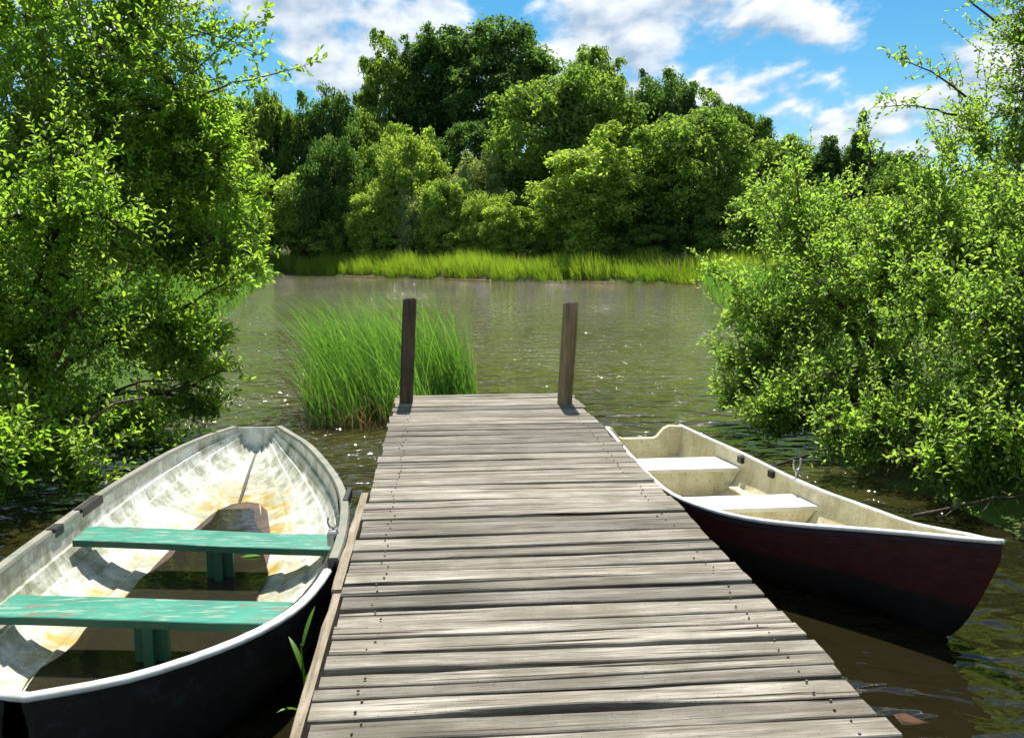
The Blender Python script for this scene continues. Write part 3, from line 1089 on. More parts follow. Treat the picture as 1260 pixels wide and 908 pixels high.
def shrub(name, label, cat, base, stems, blobs, ntips, leaf, mat, bark, seed, nleaf=13, group=None, sprays=(), shoots=34):
    """bush of real stems, branches and twigs, every leaf a folded blade.
    blobs: (centre, radii, share); stems: number of stems leaving the base"""
    r = np.random.default_rng(seed)
    root = empty(name, base)
    tag(root, label, cat, group)
    bs = np.array(base, float)
    wood = MB()
    tot = sum(b[2] for b in blobs)
    LP, LD, LN, LL, LW, LT = [], [], [], [], [], []
    for bi, (c, rad, share) in enumerate(blobs):
        c, rad = np.array(c, float), np.array(rad, float) * [1, 0.62, 1]
        foot = bs + np.array([r.normal(0, 0.10), r.normal(0, 0.10), -0.12])
        limb = curve_pts(foot, c, 9, sag=0.18 * np.linalg.norm((c - foot)[:2]), wob=0.10, r=r)
        rl = np.linspace(0.055, 0.018, 9) * (0.7 + 0.16 * rad.mean())
        wood.tube(limb - bs, rl, 6)
        # branches into the blob
        nb = max(5, int(9 * rad.mean() ** 1.2))
        nodes, nrad = [], []
        for k in range(nb):
            d = unit(r.normal(0, 1, 3) + np.array([0, 0, 0.25]))
            e = c + d * rad * r.uniform(0.45, 0.92)
            i = r.integers(4, 9)
            br = curve_pts(limb[i], e, 7, sag=0.08, wob=0.12, r=r)
            wood.tube(br - bs, np.linspace(rl[i] * 0.6, 0.006, 7), 5)
            for q in br[2:]:
                nodes.append(q)
        nodes = np.array(nodes)
        nt_ = int(ntips * share / tot)
        d = unit(r.normal(0, 1, (nt_, 3)))
        rr = r.uniform(0, 1, nt_) ** 0.5
        # lumpy outline
        lump = 1 + 0.20 * np.sin(d[:, 0] * 7 + bi) * np.cos(d[:, 2] * 6 + 2 * bi) + r.normal(0, 0.14, nt_)
        tips = c + d * rad * (rr * lump)[:, None]
        for tp in tips:
            if tp[2] < 0.06:
                tp[2] = 0.06 + r.uniform(0, 0.25)
            j = np.argmin(((nodes - tp) ** 2).sum(1))
            a = nodes[j]
            v = tp - a
            lnv = np.linalg.norm(v)
            if lnv > 0.9:
                a = tp - v / lnv * 0.9
            # twigs bend up towards the light
            pts = curve_pts(a, tp, 4, sag=-0.05, wob=0.15, r=r)
            wood.tube(pts - bs, [0.005, 0.004, 0.003, 0.0015], 3, caps=False)
            tw = unit(tp - a + np.array([0, 0, 0.12]))
            m = int(r.integers(nleaf - 3, nleaf + 4))
            s = np.linspace(0.25, 1.05, m)
            s_ln = min(max(lnv, 0.22), 0.5)
            pos = tp - tw * (1 - s)[:, None] * s_ln
            side = unit(np.cross(tw, [0, 0, 1]) + 1e-3)
            ph = np.arange(m) * 2.4 + r.uniform(0, 6)
            up = np.cross(side, tw)
            out = side * np.cos(ph)[:, None] + up * np.sin(ph)[:, None]
            D = unit(out + tw * 0.75 + r.normal(0, 0.28, (m, 3)))
            Nv = unit(np.array([0, 0, 1.0]) + r.normal(0, 0.55, (m, 3)) + out * 0.2)
            LP.append(pos + D * 0.01)
            LD.append(D)
            LN.append(Nv)
            sz = leaf * r.uniform(0.6, 1.2, m) * (1.0 - 0.25 * np.maximum(0, s - 0.8) / 0.25)
            LL.append(sz)
            LW.append(sz * r.uniform(0.42, 0.58, m))
            LT.append(np.clip(r.uniform(0.1, 0.9) * 0.6 + r.uniform(0, 0.4, m) + 0.12 * (s > 0.9), 0, 1))
        # leafy shoots of the year standing out of the crown
        for k in range(int(shoots * rad[0] * rad[2])):
            d = unit(r.normal(0, 1, 3) + [0, -0.3, 0.35])
            a = c + d * rad * r.uniform(0.72, 1.0)
            e = a + unit(d * 0.6 + r.normal(0, 0.3, 3) + [0, 0, 0.7]) * r.uniform(0.25, 0.6)
            pts = curve_pts(a, e, 5, wob=0.12, r=r)
            if pts[:, 2].min() < 0.08:
                continue
            wood.tube(pts - bs, np.linspace(0.005, 0.0015, 5), 3, caps=False)
            m = int(r.integers(14, 22))
            s = np.linspace(0.05, 1.03, m)
            pos = np.stack([np.interp(s, np.linspace(0, 1, 5), pts[:, q]) for q in range(3)], 1)
            tw = unit(e - a)
            side = unit(np.cross(tw, [0.3, 0.2, 1]))
            up = np.cross(side, tw)
            ph = np.arange(m) * 2.4 + r.uniform(0, 6)
            out = side * np.cos(ph)[:, None] + up * np.sin(ph)[:, None]
            D = unit(out * 0.9 + tw * 0.8 + r.normal(0, 0.2, (m, 3)))
            LP.append(pos)
            LD.append(D)
            LN.append(unit(tw * 0.8 - out * 0.2 + r.normal(0, 0.4, (m, 3)) + [0, 0, 0.3]))
            sz = leaf * r.uniform(0.75, 1.25, m) * (1.05 - 0.45 * s)
            LL.append(sz)
            LW.append(sz * r.uniform(0.42, 0.55, m))
            LT.append(np.clip(0.35 + 0.45 * s + r.normal(0, 0.12, m), 0, 1))
    # long single sprays reaching out of the crown
    for (a, b) in sprays:
        a, b = np.array(a, float), np.array(b, float)
        br = curve_pts(a, b, 9, sag=0.06, wob=0.12, r=r)
        wood.tube(br - bs, np.linspace(0.014, 0.003, 9), 5)
        for k in range(3, 9):
            for q in range(3):
                e = br[k] + unit(r.normal(0, 1, 3) + (b - a) / np.linalg.norm(b - a) * 0.8 + [0, 0, 0.4]) * r.uniform(0.1, 0.28)
                wood.tube([br[k] - bs, e - bs], [0.003, 0.0015], 3, caps=False)
                m = int(r.integers(5, 9))
                tw = unit(e - br[k])
                s = np.linspace(0.2, 1.05, m)
                pos = br[k] + (e - br[k]) * s[:, None]
                D = unit(tw * 0.6 + r.normal(0, 0.7, (m, 3)))
                LP.append(pos)
                LD.append(D)
                LN.append(unit(np.array([0, 0, 1.0]) + r.normal(0, 0.6, (m, 3))))
                sz = leaf * r.uniform(0.7, 1.15, m)
                LL.append(sz)
                LW.append(sz * 0.5)
                LT.append(np.clip(r.uniform(0.3, 1.0, m), 0, 1))
    wood.build('stems', bark, root, smooth=True)
    P = np.concatenate(LP) - bs
    me = leaves_mesh('crown', P, np.concatenate(LD), np.concatenate(LN), np.concatenate(LL), np.concatenate(LW), np.concatenate(LT))
    tag(link('crown', me, mat, root), kind='stuff')
    return root


# ---- left bank
shrub('alder_tree', 'tall leafy alder filling the upper left, its branches overhanging the water', 'tree', (-5.0, 10.6, 0.25), 6,
      [((-4.6, 10.2, 4.6), (1.7, 1.8, 1.5), 1.2), ((-3.5, 9.6, 3.6), (1.35, 1.5, 1.2), 1.2), ((-5.4, 9.4, 3.1), (1.3, 1.5, 1.3), 1.0),
       ((-2.75, 9.9, 2.7), (0.85, 1.1, 0.75), 0.6), ((-4.0, 9.3, 2.3), (1.3, 1.3, 1.0), 1.0), ((-3.3, 10.2, 4.9), (0.9, 1.0, 0.8), 0.5), ((-2.62, 9.6, 1.95), (0.75, 0.9, 0.55), 0.6), ((-2.75, 9.1, 0.95), (0.6, 0.7, 0.42), 0.4), ((-2.7, 9.9, 3.4), (0.6, 0.8, 0.55), 0.4)],
      4000, 0.080, M['leaf_left'], M['bark'], 11, 13,
      sprays=[((-2.6, 9.5, 3.6), (-1.38, 9.3, 3.95)), ((-2.7, 9.5, 3.8), (-1.75, 9.3, 4.4)), ((-3.1, 9.5, 4.0), (-2.25, 9.2, 4.25)), ((-2.9, 9.5, 4.4), (-1.85, 9.3, 4.05)), ((-3.2, 9.8, 4.9), (-2.2, 9.5, 4.75)), ((-2.6, 9.4, 2.2), (-1.85, 9.1, 1.75))])
shrub('alder_bush', 'low alder bush hanging over the water right behind the white dinghy', 'bush', (-4.1, 7.6, 0.2), 5,
      [((-3.6, 7.5, 1.35), (0.95, 1.0, 0.85), 1.0), ((-2.75, 8.3, 1.25), (0.65, 0.8, 0.6), 0.55), ((-4.1, 7.2, 2.2), (0.9, 0.9, 0.8), 0.8),
       ((-3.25, 7.1, 0.55), (0.7, 0.75, 0.45), 0.6), ((-2.6, 8.6, 0.45), (0.5, 0.5, 0.3), 0.25), ((-3.2, 7.7, 2.4), (0.7, 0.8, 0.7), 0.5), ((-3.1, 6.4, 0.40), (0.6, 0.6, 0.36), 0.5), ((-2.75, 7.6, 0.38), (0.55, 0.6, 0.32), 0.4)],
      1900, 0.070, M['leaf_left'], M['bark_dark'], 12, 12,
      sprays=[((-2.5, 8.3, 1.4), (-1.95, 8.4, 1.7)), ((-2.5, 8.5, 0.6), (-2.0, 8.5, 0.75))])
shrub('alder_bush', 'dark alder bush at the left picture edge beside the dinghy stern', 'bush', (-4.2, 5.6, 0.25), 4,
      [((-3.75, 5.7, 1.5), (0.7, 0.9, 0.9), 0.8), ((-4.3, 5.6, 2.8), (0.9, 1.0, 1.0), 0.9), ((-3.35, 5.9, 0.6), (0.5, 0.7, 0.45), 0.4)],
      1300, 0.066, M['leaf_left'], M['bark_dark'], 13, 12)

# ---- right bank
shrub('willow_bush', 'broad willow bush leaning over the water beyond the cream boat', 'bush', (5.0, 8.6, 0.25), 6,
      [((4.6, 8.4, 1.5), (1.1, 1.2, 1.0), 1.1), ((3.75, 8.8, 1.25), (0.7, 0.9, 0.85), 0.6), ((5.5, 8.2, 2.1), (1.0, 1.2, 1.0), 1.0),
       ((4.3, 9.4, 2.35), (0.75, 0.9, 0.65), 0.5), ((4.2, 7.7, 0.6), (0.9, 0.7, 0.5), 0.7), ((3.6, 9.0, 0.6), (0.5, 0.7, 0.45), 0.35), ((3.45, 7.8, 0.42), (0.5, 0.6, 0.38), 0.4)],
      2700, 0.066, M['leaf_right'], M['bark'], 21, 13,
      sprays=[((3.9, 9.0, 2.2), (3.55, 9.0, 2.65)), ((4.2, 9.2, 2.5), (4.05, 9.1, 3.05)), ((3.5, 9.0, 1.5), (3.05, 9.0, 1.75)), ((4.8, 8.8, 2.7), (4.7, 8.7, 3.2))])
shrub('willow_bush', 'low tangled willow bush at the right picture edge behind the boat bow', 'bush', (5.3, 6.5, 0.25), 5,
      [((4.9, 6.3, 1.1), (0.9, 0.8, 0.8), 1.0), ((4.3, 6.5, 0.55), (0.65, 0.6, 0.42), 0.5), ((5.4, 6.6, 2.0), (0.8, 0.9, 0.8), 0.8), ((4.6, 6.9, 1.5), (0.7, 0.7, 0.6), 0.5), ((3.75, 6.7, 0.42), (0.55, 0.55, 0.38), 0.5), ((4.15, 5.75, 0.45), (0.6, 0.5, 0.42), 0.5), ((4.6, 5.3, 0.7), (0.6, 0.5, 0.6), 0.5)],
      1900, 0.062, M['leaf_right'], M['bark_dark'], 22, 12)
shrub('willow_bush', 'willow bush half out of the picture at the far right, nearest the boat bow', 'bush', (5.2, 4.5, 0.25), 5,
      [((4.75, 4.7, 0.9), (0.75, 0.7, 0.7), 1.0), ((5.2, 4.5, 1.9), (0.8, 0.8, 0.8), 0.9), ((4.5, 4.1, 0.5), (0.6, 0.6, 0.4), 0.6), ((5.0, 3.6, 1.2), (0.7, 0.7, 0.7), 0.7)],
      1500, 0.060, M['leaf_right'], M['bark_dark'], 24, 12)
shrub('willow_tree', 'tall airy willow with sparse reddish twigs against the sky at the right edge', 'tree', (6.9, 9.2, 0.3), 5,
      [((6.5, 9.1, 3.3), (0.95, 1.0, 0.75), 0.8), ((6.75, 9.0, 4.5), (0.75, 0.9, 0.85), 0.6), ((7.2, 9.0, 5.4), (0.8, 0.9, 0.8), 0.5), ((6.6, 8.7, 2.3), (1.0, 1.0, 0.8), 0.9)],
      1500, 0.064, M['leaf_right'], M['bark'], 23, 11,
      sprays=[((6.0, 9.0, 3.7), (5.0, 8.8, 4.05)), ((5.9, 9.0, 3.5), (4.85, 8.9, 3.55)), ((6.3, 9.0, 4.5), (5.55, 8.9, 4.85)), ((6.4, 9.0, 4.9), (5.8, 9.0, 5.2))])


# ------------------------------------------------------------------ far trees
def far_proto(kind, seed):
    """returns (trunk mesh, crown mesh) about 10 m tall"""
    r = np.random.default_rng(seed)
    H = 10.0
    if kind == 'round':
        cz, rad, ncl, cr, zmin = 5.7, (4.2, 4.2, 4.2), 300, 0.78, 1.2
    elif kind == 'oval':
        cz, rad, ncl, cr, zmin = 5.5, (3.0, 3.0, 4.5), 250, 0.68, 0.8
    elif kind == 'bush':
        cz, rad, ncl, cr, zmin = 4.6, (4.6, 4.6, 5.2), 310, 0.80, 0.3
    elif kind == 'spire':
        cz, rad, ncl, cr, zmin = 4.8, (2.3, 2.3, 5.2), 190, 0.58, 0.3
    else:                                                           # open crown
        cz, rad, ncl, cr, zmin = 6.6, (4.4, 4.4, 3.4), 220, 0.7, 3.0
    rad = np.array(rad)
    C = []
    # uneven envelope from a few big lobes
    lobes = unit(r.normal(0, 1, (11, 3)))
    for k in range(ncl):
        d = unit(r.normal(0, 1, 3))
        rr = r.uniform(0.35, 1.0) ** 0.6
        bulge = 0.66 + 0.46 * max(0, (lobes @ d).max() - 0.45) / 0.55 + r.normal(0, 0.05)
        p = d * rad * rr * bulge
        if kind == 'spire':
            taper = np.clip(1.15 - (p[2] + rad[2]) / (2.1 * rad[2]), 0.12, 1)
            p[:2] *= taper * 1.5
        p[2] += cz
        if p[2] < zmin:
            p[2] = zmin + r.uniform(0, 1.5)
        C.append((p, cr * r.uniform(0.55, 1.2)))
    # upright leafy tips that break the outline
    for k in range(ncl // 5):
        p, q = C[r.integers(0, ncl)]
        d = (p - [0, 0, cz]) / rad
        if np.linalg.norm(d) < 0.55:
            continue
        st_ = unit(d * rad + np.array([0, 0, 1.6]))
        for j in range(2):
            C.append((p + st_ * (0.35 + 0.3 * j) * (0.8 if kind != 'spire' else 1.2), q * (0.62 - 0.16 * j)))
    P, D, Nn, Tn = [], [], [], []
    for p, q in C:
        m = int(200 * (q / 1.0) ** 2) + 22
        d = unit(r.normal(0, 1, (m, 3)) + [0, 0, 0.25])
        rr = (r.uniform(0.2, 1.0, m) ** 0.6 * r.uniform(0.8, 1.35, m))[:, None]
        P.append(p + d * rr * q * np.array([1.1, 1.1, 0.8]))
        D.append(r.normal(0, 1, (m, 3)) + [0, 0, -0.3])
        Nn.append(d * 0.9 + r.normal(0, 0.6, (m, 3)) + [0, 0, 0.35])
        Tn.append(np.clip(r.uniform(0.15, 0.75) + r.normal(0, 0.16, m), 0, 1))
    P = np.concatenate(P)
    D = np.concatenate(D)
    Nn = np.concatenate(Nn)
    n = len(P)
    D = D - unit(Nn) * (D * unit(Nn)).sum(1, keepdims=True)
    sz = r.uniform(0.13, 0.28, n)
    crown = leaves_mesh('crown', P, D, Nn, sz * 1.3, sz * 0.8, np.concatenate(Tn), True)
    t = MB()
    tr = curve_pts((0, 0, -0.6), (r.normal(0, .3), r.normal(0, .3), cz + rad[2] * 0.55), 9, wob=0.05, r=r)
    t.tube(tr, np.linspace(0.26, 0.05, 9), 8)
    for k in range(12):
        i = r.integers(2, 8)
        c = C[r.integers(0, len(C))][0]
        if c[2] > tr[i][2] - 1:
            t.tube(curve_pts(tr[i], c, 6, wob=0.1, r=r), np.linspace(0.11, 0.02, 6), 5)
    me = mesh_py('trunk', t.v, t.f)
    me.polygons.foreach_set('use_smooth', np.ones(len(me.polygons), bool))
    return me, crown


PROTO = {}
for i, (k, s) in enumerate([('round', 31), ('round', 32), ('oval', 33), ('oval', 34), ('bush', 35), ('bush', 36), ('spire', 37), ('spire', 38), ('open', 39)]):
    PROTO.setdefault(k, []).append(far_proto(k, s))
for kk in PROTO:
    for tm, cm in PROTO[kk]:
        tm.materials.append(M['bark_dark'])
        cm.materials.append(M['far_mid'])

CY, SY = cos(radians(5.37)), sin(radians(5.37))


def far_tree(name, label, cat, px, top, half, dist, kind, var, mat, group, base=None, rot=0):
    """px: bearing of the trunk, top: sight line to the tip, half: half width, all as tangents x 1000 from the camera; dist in metres"""
    tx = (px - 630) / 1000
    x = dist * (tx * CY + SY) / (CY - tx * SY)
    y = dist
    depth = dist / (CY - tx * SY)
    ztop = 1.95 + depth * (312 - top) / 1000 * 1.01
    gz = float(ground_h(np.array([x]), np.array([y]))[0]) - 0.15
    if base is not None:
        gz = max(gz, 0)
    h = ztop - gz
    w = half / 1000 * depth
    nat = dict(round=4.4, oval=3.2, bush=4.9, spire=2.4, open=4.6)[kind]
    tm, cm = PROTO[kind][var % len(PROTO[kind])]
    root = empty(name, (x, y, gz), rot)
    root.scale = (w / nat, w / nat, h / 10.2)
    tag(root, label, cat, group)
    link('trunk', tm, None, root)
    c = link('crown', cm, None, root)
    c.material_slots[0].link = 'OBJECT'
    c.material_slots[0].material = M[mat]
    tag(c, kind='stuff')
    return root


G1 = 'trees on the hill beyond the pond'
G2 = 'young trees in the row behind the far reed bank'
far = [
    ('hill_tree', 'highest dark tree at the crest of the hill, broad dense crown', 'tree', 612, 38, 78, 102, 'round', 0, 'far_dark', G1),
    ('hill_tree', 'dark crest tree just left of the highest one', 'tree', 535, 48, 46, 104, 'oval', 0, 'far_dark', G1),
    ('hill_tree', 'greyish green tree on the left shoulder of the crest', 'tree', 482, 68, 38, 103, 'oval', 1, 'far_mid', G1),
    ('hill_tree', 'small round dark tree on the far left skyline', 'tree', 345, 113, 38, 92, 'round', 1, 'far_mid', G1),
    ('hill_tree', 'dark round tree on the skyline left of the crest group', 'tree', 412, 114, 46, 90, 'round', 0, 'far_dark', G1),
    ('hill_tree', 'dark layered tree low in front of the left skyline tree', 'tree', 412, 166, 46, 80, 'bush', 0, 'far_dark', G1),
    ('hill_bush', 'rounded light green tree below the crest, in the middle of the slope', 'tree', 507, 152, 52, 78, 'bush', 1, 'far_light', G1),
    ('hill_bush', 'dark undergrowth tree under the crest trees', 'tree', 592, 150, 52, 92, 'bush', 0, 'far_dark', G1),
    ('hill_bush', 'pale silvery shrub between the rounded tree and the big green tree', 'bush', 590, 188, 44, 76, 'bush', 1, 'far_pale', G1),
    ('hill_tree', 'big mid green broad tree right of the crest', 'tree', 692, 88, 84, 76, 'round', 1, 'far_mid', G1),
    ('hill_tree', 'tree top peeping over the big green tree', 'tree', 730, 70, 42, 88, 'oval', 0, 'far_mid', G1),
    ('hill_tree', 'lighter pointed tree standing nearest the reed bank in the middle', 'tree', 728, 176, 70, 63, 'oval', 1, 'far_light', G1),
    ('hill_tree', 'dark skyline tree behind the gap right of the big green tree', 'tree', 818, 98, 50, 88, 'round', 0, 'far_dark', G1),
    ('hill_tree', 'large round light tree at the right end of the reed bank', 'tree', 848, 135, 80, 62, 'round', 1, 'far_mid', G1),
    ('hill_tree', 'dark tree on the falling skyline behind the large light tree', 'tree', 900, 135, 42, 84, 'round', 1, 'far_dark', G1),
    ('hill_tree', 'dark tree at the foot between the two near trees', 'tree', 785, 215, 48, 68, 'bush', 1, 'far_dark', G1),
    ('hill_tree', 'mid green tree on the skyline above the willow bush', 'tree', 952, 172, 48, 76, 'oval', 0, 'far_mid', G1),
    ('hill_tree', 'dark narrow tree on the right skyline, left one of a pair', 'tree', 1012, 172, 30, 74, 'spire', 0, 'far_dark', G1),
    ('hill_tree', 'dark narrow tree on the right skyline, right one of a pair', 'tree', 1046, 160, 30, 73, 'spire', 1, 'far_dark', G1),
    ('hill_tree', 'low tree behind the right willow bush', 'tree', 1110, 205, 60, 70, 'round', 0, 'far_mid', G1),
    ('hill_tree', 'tree seen through the twigs at the right edge', 'tree', 1215, 215, 60, 68, 'round', 1, 'far_mid', G1),
    ('hill_bush', 'dark bush at the waterside right of the reed bank', 'bush', 905, 240, 60, 58, 'bush', 0, 'far_mid', G1),
    ('hill_bush', 'mid green bush behind the willow bush tips', 'bush', 985, 232, 60, 60, 'bush', 1, 'far_mid', G1),
    ('hill_bush', 'green bush far behind the right willow bush', 'bush', 1075, 240, 70, 56, 'bush', 0, 'far_light', G1),
    ('bank_willow', 'large pale green willow at the left end of the reed bank', 'tree', 292, 172, 48, 84, 'bush', 1, 'far_light', G1),
    ('bank_willow', 'dull green low willow over the water at the left end of the reed bank', 'bush', 304, 240, 38, 79, 'bush', 0, 'far_mid', G1),
    ('hill_tree', 'tree behind the alder branches at the left', 'tree', 262, 120, 70, 88, 'round', 1, 'far_mid', G1),
    ('hill_tree', 'tree far behind the alder at the left edge', 'tree', 130, 130, 90, 86, 'round', 0, 'far_mid', G1),
    ('hill_bush', 'bush behind the alder at the left shore', 'bush', 205, 230, 70, 86, 'bush', 1, 'far_mid', G1),
    ('hill_bush', 'dark shrub in the gap below the pale shrub', 'bush', 640, 235, 40, 70, 'bush', 1, 'far_dark', G1),
    ('hill_tree', 'mid green tree filling the skyline dip left of the crest', 'tree', 448, 140, 42, 96, 'round', 1, 'far_mid', G1),
    ('hill_tree', 'tree on the skyline between the small round tree and the alder', 'tree', 300, 128, 42, 94, 'oval', 0, 'far_mid', G1),
    ('hill_tree', 'dark tree in the skyline dip right of the crest', 'tree', 775, 118, 40, 96, 'round', 1, 'far_dark', G1),
    ('hill_tree', 'tree low on the falling right skyline beside the dark pair', 'tree', 975, 195, 40, 88, 'round', 0, 'far_mid', G1),
    ('hill_tree', 'low dark tree on the skyline right of the dark pair', 'tree', 1085, 190, 44, 80, 'round', 1, 'far_dark', G1),
    ('hill_tree', 'tree in the skyline gap above the large light tree', 'tree', 868, 128, 34, 92, 'oval', 1, 'far_mid', G1),
    ('hill_tree', 'tree low on the slope under the crest group at the left', 'tree', 470, 172, 50, 88, 'bush', 0, 'far_mid', G1),
    ('hill_bush', 'bush at the foot of the slope under the pale shrub', 'bush', 560, 222, 48, 72, 'bush', 1, 'far_mid', G1),
    ('hill_bush', 'light bush at the waterside below the pointed tree', 'bush', 682, 262, 36, 66, 'bush', 0, 'far_light', G1),
    ('hill_bush', 'dark low bush at the foot of the large light tree', 'bush', 800, 268, 46, 61, 'bush', 1, 'far_mid', G1),
    ('hill_bush', 'dark shrub behind the row of young trees at the left', 'bush', 440, 215, 55, 85, 'bush', 0, 'far_mid', G1),
]
row = [(372, 218, 40), (402, 228, 34), (432, 218, 34), (462, 232, 32), (487, 222, 30), (514, 230, 34), (541, 224, 30), (567, 240, 32), (593, 234, 30), (619, 248, 30), (645, 256, 30)]
names = ['leftmost', 'second', 'third', 'fourth', 'fifth', 'sixth', 'seventh', 'eighth', 'ninth', 'tenth', 'eleventh']
for i, t in enumerate(far):
    far_tree(*t[:11], rot=i * 1.7)
for i, (px, tp, hw) in enumerate(row):
    far_tree('young_tree', f'{names[i]} light green young tree from the left in the row behind the reed bank', 'tree', px, tp, hw,
             float(y_far(np.array([(px - 630) / 1000 * 62 + 6]))[0]) + 8.6 + 0.7 * (i % 3), ('oval', 'spire', 'bush')[i % 3], i, ('far_light', 'far_light', 'far_pale')[i % 3 if i % 2 else 0], G2, rot=i * 2.1)


# ------------------------------------------------------------------ reeds and grass
def blades(name, P, H, lean, width, tint, mat, segs=4, curl=0.5, parent=None, r=rng):
    n = len(P)
    ang = r.uniform(0, 2 * pi, n)
    side = np.stack([np.cos(ang), np.sin(ang), np.zeros(n)], 1)
    V = []
    for i in range(segs + 1):
        t = i / segs
        c = P + np.stack([lean[:, 0] * t ** (1 + curl * 2), lean[:, 1] * t ** (1 + curl * 2), H * (t - 0.10 * curl * t ** 3)], 1)
        w = width[:, None] * (1 - t ** 1.6) * (0.6 + 0.4 * min(1, t * 4)) + 0.0004
        V += [c - side * w / 2, c + side * w / 2]
    k = 2 * (segs + 1)
    V = np.stack(V, 1).reshape(-1, 3)
    base = np.arange(n)[:, None] * k
    F = np.concatenate([base + np.array([[2 * i, 2 * i + 1, 2 * i + 3, 2 * i + 2]]) for i in range(segs)], 0)
    me = mesh_np(name, V, F, np.repeat(tint, k))
    return link(name, me, mat, parent)


def build_reeds():
    r = np.random.default_rng(5)
    # clump in the water beside the jetty head
    n = 3000
    cs = [(-0.85, 10.3, 0.62, 0.75, 0.5), (0.05, 10.6, 0.50, 0.5, 0.27), (-1.1, 9.5, 0.4, 0.4, 0.13), (-0.4, 9.6, 0.35, 0.35, 0.10)]
    P = []
    for cx, cy, sx, sy, sh in cs:
        m = int(n * sh)
        a = r.uniform(0, 2 * pi, m)
        q = np.sqrt(r.uniform(0, 1, m))
        P.append(np.stack([cx + sx * q * np.cos(a), cy + sy * q * np.sin(a), np.full(m, -0.1)], 1))
    P = np.concatenate(P)
    n = len(P)
    H = r.uniform(0.55, 1.75, n) * np.where(P[:, 1] < 9.75, 0.68, 1.0)
    lean = np.stack([r.normal(-0.42, 0.26, n), r.normal(-0.05, 0.20, n)], 1) * (H / 1.4)[:, None]
    root = empty('reed_clump', (-0.7, 10.2, 0))
    tag(root, 'clump of green reeds bent leftwards in the water beside the dark post', 'reeds')
    o = blades('green_blades', P - [-0.7, 10.2, 0], H, lean, r.uniform(0.008, 0.021, n), r.uniform(0, 1, n), M['reed'], 6, 0.55, root, r)
    tag(o, kind='stuff')
    m = 240
    a = r.uniform(0, 2 * pi, m)
    q = np.sqrt(r.uniform(0.2, 1, m))
    P = np.stack([-0.75 + 0.95 * q * np.cos(a), 9.9 + 0.95 * q * np.sin(a), np.full(m, -0.05)], 1)
    P[: m // 3, 0] = r.uniform(-1.5, -0.5, m // 3)
    P[: m // 3, 1] = r.uniform(8.95, 9.4, m // 3)
    H = r.uniform(0.15, 0.55, m)
    lean = np.stack([r.normal(0, 0.28, m), r.normal(-0.1, 0.22, m)], 1)
    tag(blades('dead_blades', P - [-0.7, 10.2, 0], H, lean, r.uniform(0.007, 0.014, m), r.uniform(0, 1, m), M['straw'], 4, 0.7, root, r), kind='stuff')
    m = 150
    P = np.stack([r.uniform(0.2, 1.15, m), r.uniform(10.2, 10.9, m), np.full(m, -0.05)], 1)
    H = r.uniform(0.08, 0.30, m) * np.clip(1.5 - P[:, 0], 0.4, 1.2)
    o = blades('stubble', P - [-0.7, 10.2, 0], H, r.normal(0, 0.05, (m, 2)), r.uniform(0.008, 0.016, m), r.uniform(0, 0.6, m), M['straw'], 2, 0.3, root, r)
    tag(o, kind='stuff')
    # reed bank on the far shore
    n = 62000
    x = r.uniform(-22, 34, n)
    b = 0.35 + r.uniform(0, 1, n) ** 1.3 * 8.5
    y = y_far(x) + b + 0.35 * np.sin(x * 2.2) + 0.45 * np.sin(x * 0.7 + np.sin(x * 5)) + r.normal(0, 0.12, n)
    z = ground_h(x, y) - 0.05
    patch = 0.5 + 0.5 * np.sin(x * 0.9 + 1.5 * np.sin(y * 0.6)) * np.cos(y * 0.8 + x * 0.3)
    H = r.uniform(0.6, 1.9, n) * (0.62 + 0.62 * patch) * np.clip(0.55 + b / 2.5, 0.55, 1)
    lean = np.stack([r.normal(-0.22, 0.18, n), r.normal(-0.1, 0.16, n)], 1)
    tint = np.clip(0.1 + 0.7 * patch + r.normal(0, 0.25, n), 0, 1)
    o = blades('bank_grass', np.stack([x, y, z], 1), H, lean, r.uniform(0.02, 0.05, n), tint, M['bank_reed'], 3, 0.45, None, r)
    tag(o, 'bright green strip of tall grass and reeds along the far shore', 'grass', None, 'stuff')
    m = 9000
    x = r.uniform(-22, 34, m)
    b = np.where(r.uniform(0, 1, m) < 0.25, r.uniform(0.2, 5.0, m), r.uniform(5.0, 8.8, m))
    y = y_far(x) + b
    sel = (np.sin(x * 0.35 + 1) + r.normal(0, 0.5, m)) > -0.2
    x, y = x[sel], y[sel]
    m = len(x)
    o = blades('dry_grass', np.stack([x, y, ground_h(x, y)], 1), r.uniform(1.1, 1.75, m), np.stack([r.normal(-0.15, 0.15, m), r.normal(0, 0.1, m)], 1),
               r.uniform(0.015, 0.035, m), r.uniform(0, 0.7, m), M['straw'], 3, 0.4, None, r)
    tag(o, 'dry brownish seed heads along the top of the far reed bank', 'grass', None, 'stuff')
    # washed-up straw at the waterline of the far bank
    m = 4200
    x = r.uniform(-8, 18, m)
    x = x[(np.sin(x * 0.8) + 0.6 * np.sin(x * 2.3 + 1) + r.normal(0, 0.4, m)) > -0.3]
    m = len(x)
    y = y_far(x) + 0.2 * np.sin(x * 2.2) + r.normal(0.05, 0.25, m)
    H = r.uniform(0.02, 0.12, m)
    o = blades('shore_litter', np.stack([x, y, np.full(m, 0.02)], 1), H, r.normal(0, 0.35, (m, 2)), r.uniform(0.03, 0.06, m), r.uniform(0.5, 1, m), M['straw'], 2, 0.2, None, r)
    tag(o, 'pale dead stalks washed up along the far waterline', 'straw', None, 'stuff')
    # undergrowth on the near banks
    m = 26000
    left = r.uniform(0, 1, m) < 0.5
    y = r.uniform(14, 76, m)
    xl = -3.3 - 0.16 * np.maximum(0, y - 6)
    xr = 3.9 + 0.30 * np.maximum(0, y - 7)
    q = r.uniform(0, 1, m) ** 1.4 * 7 - 0.1
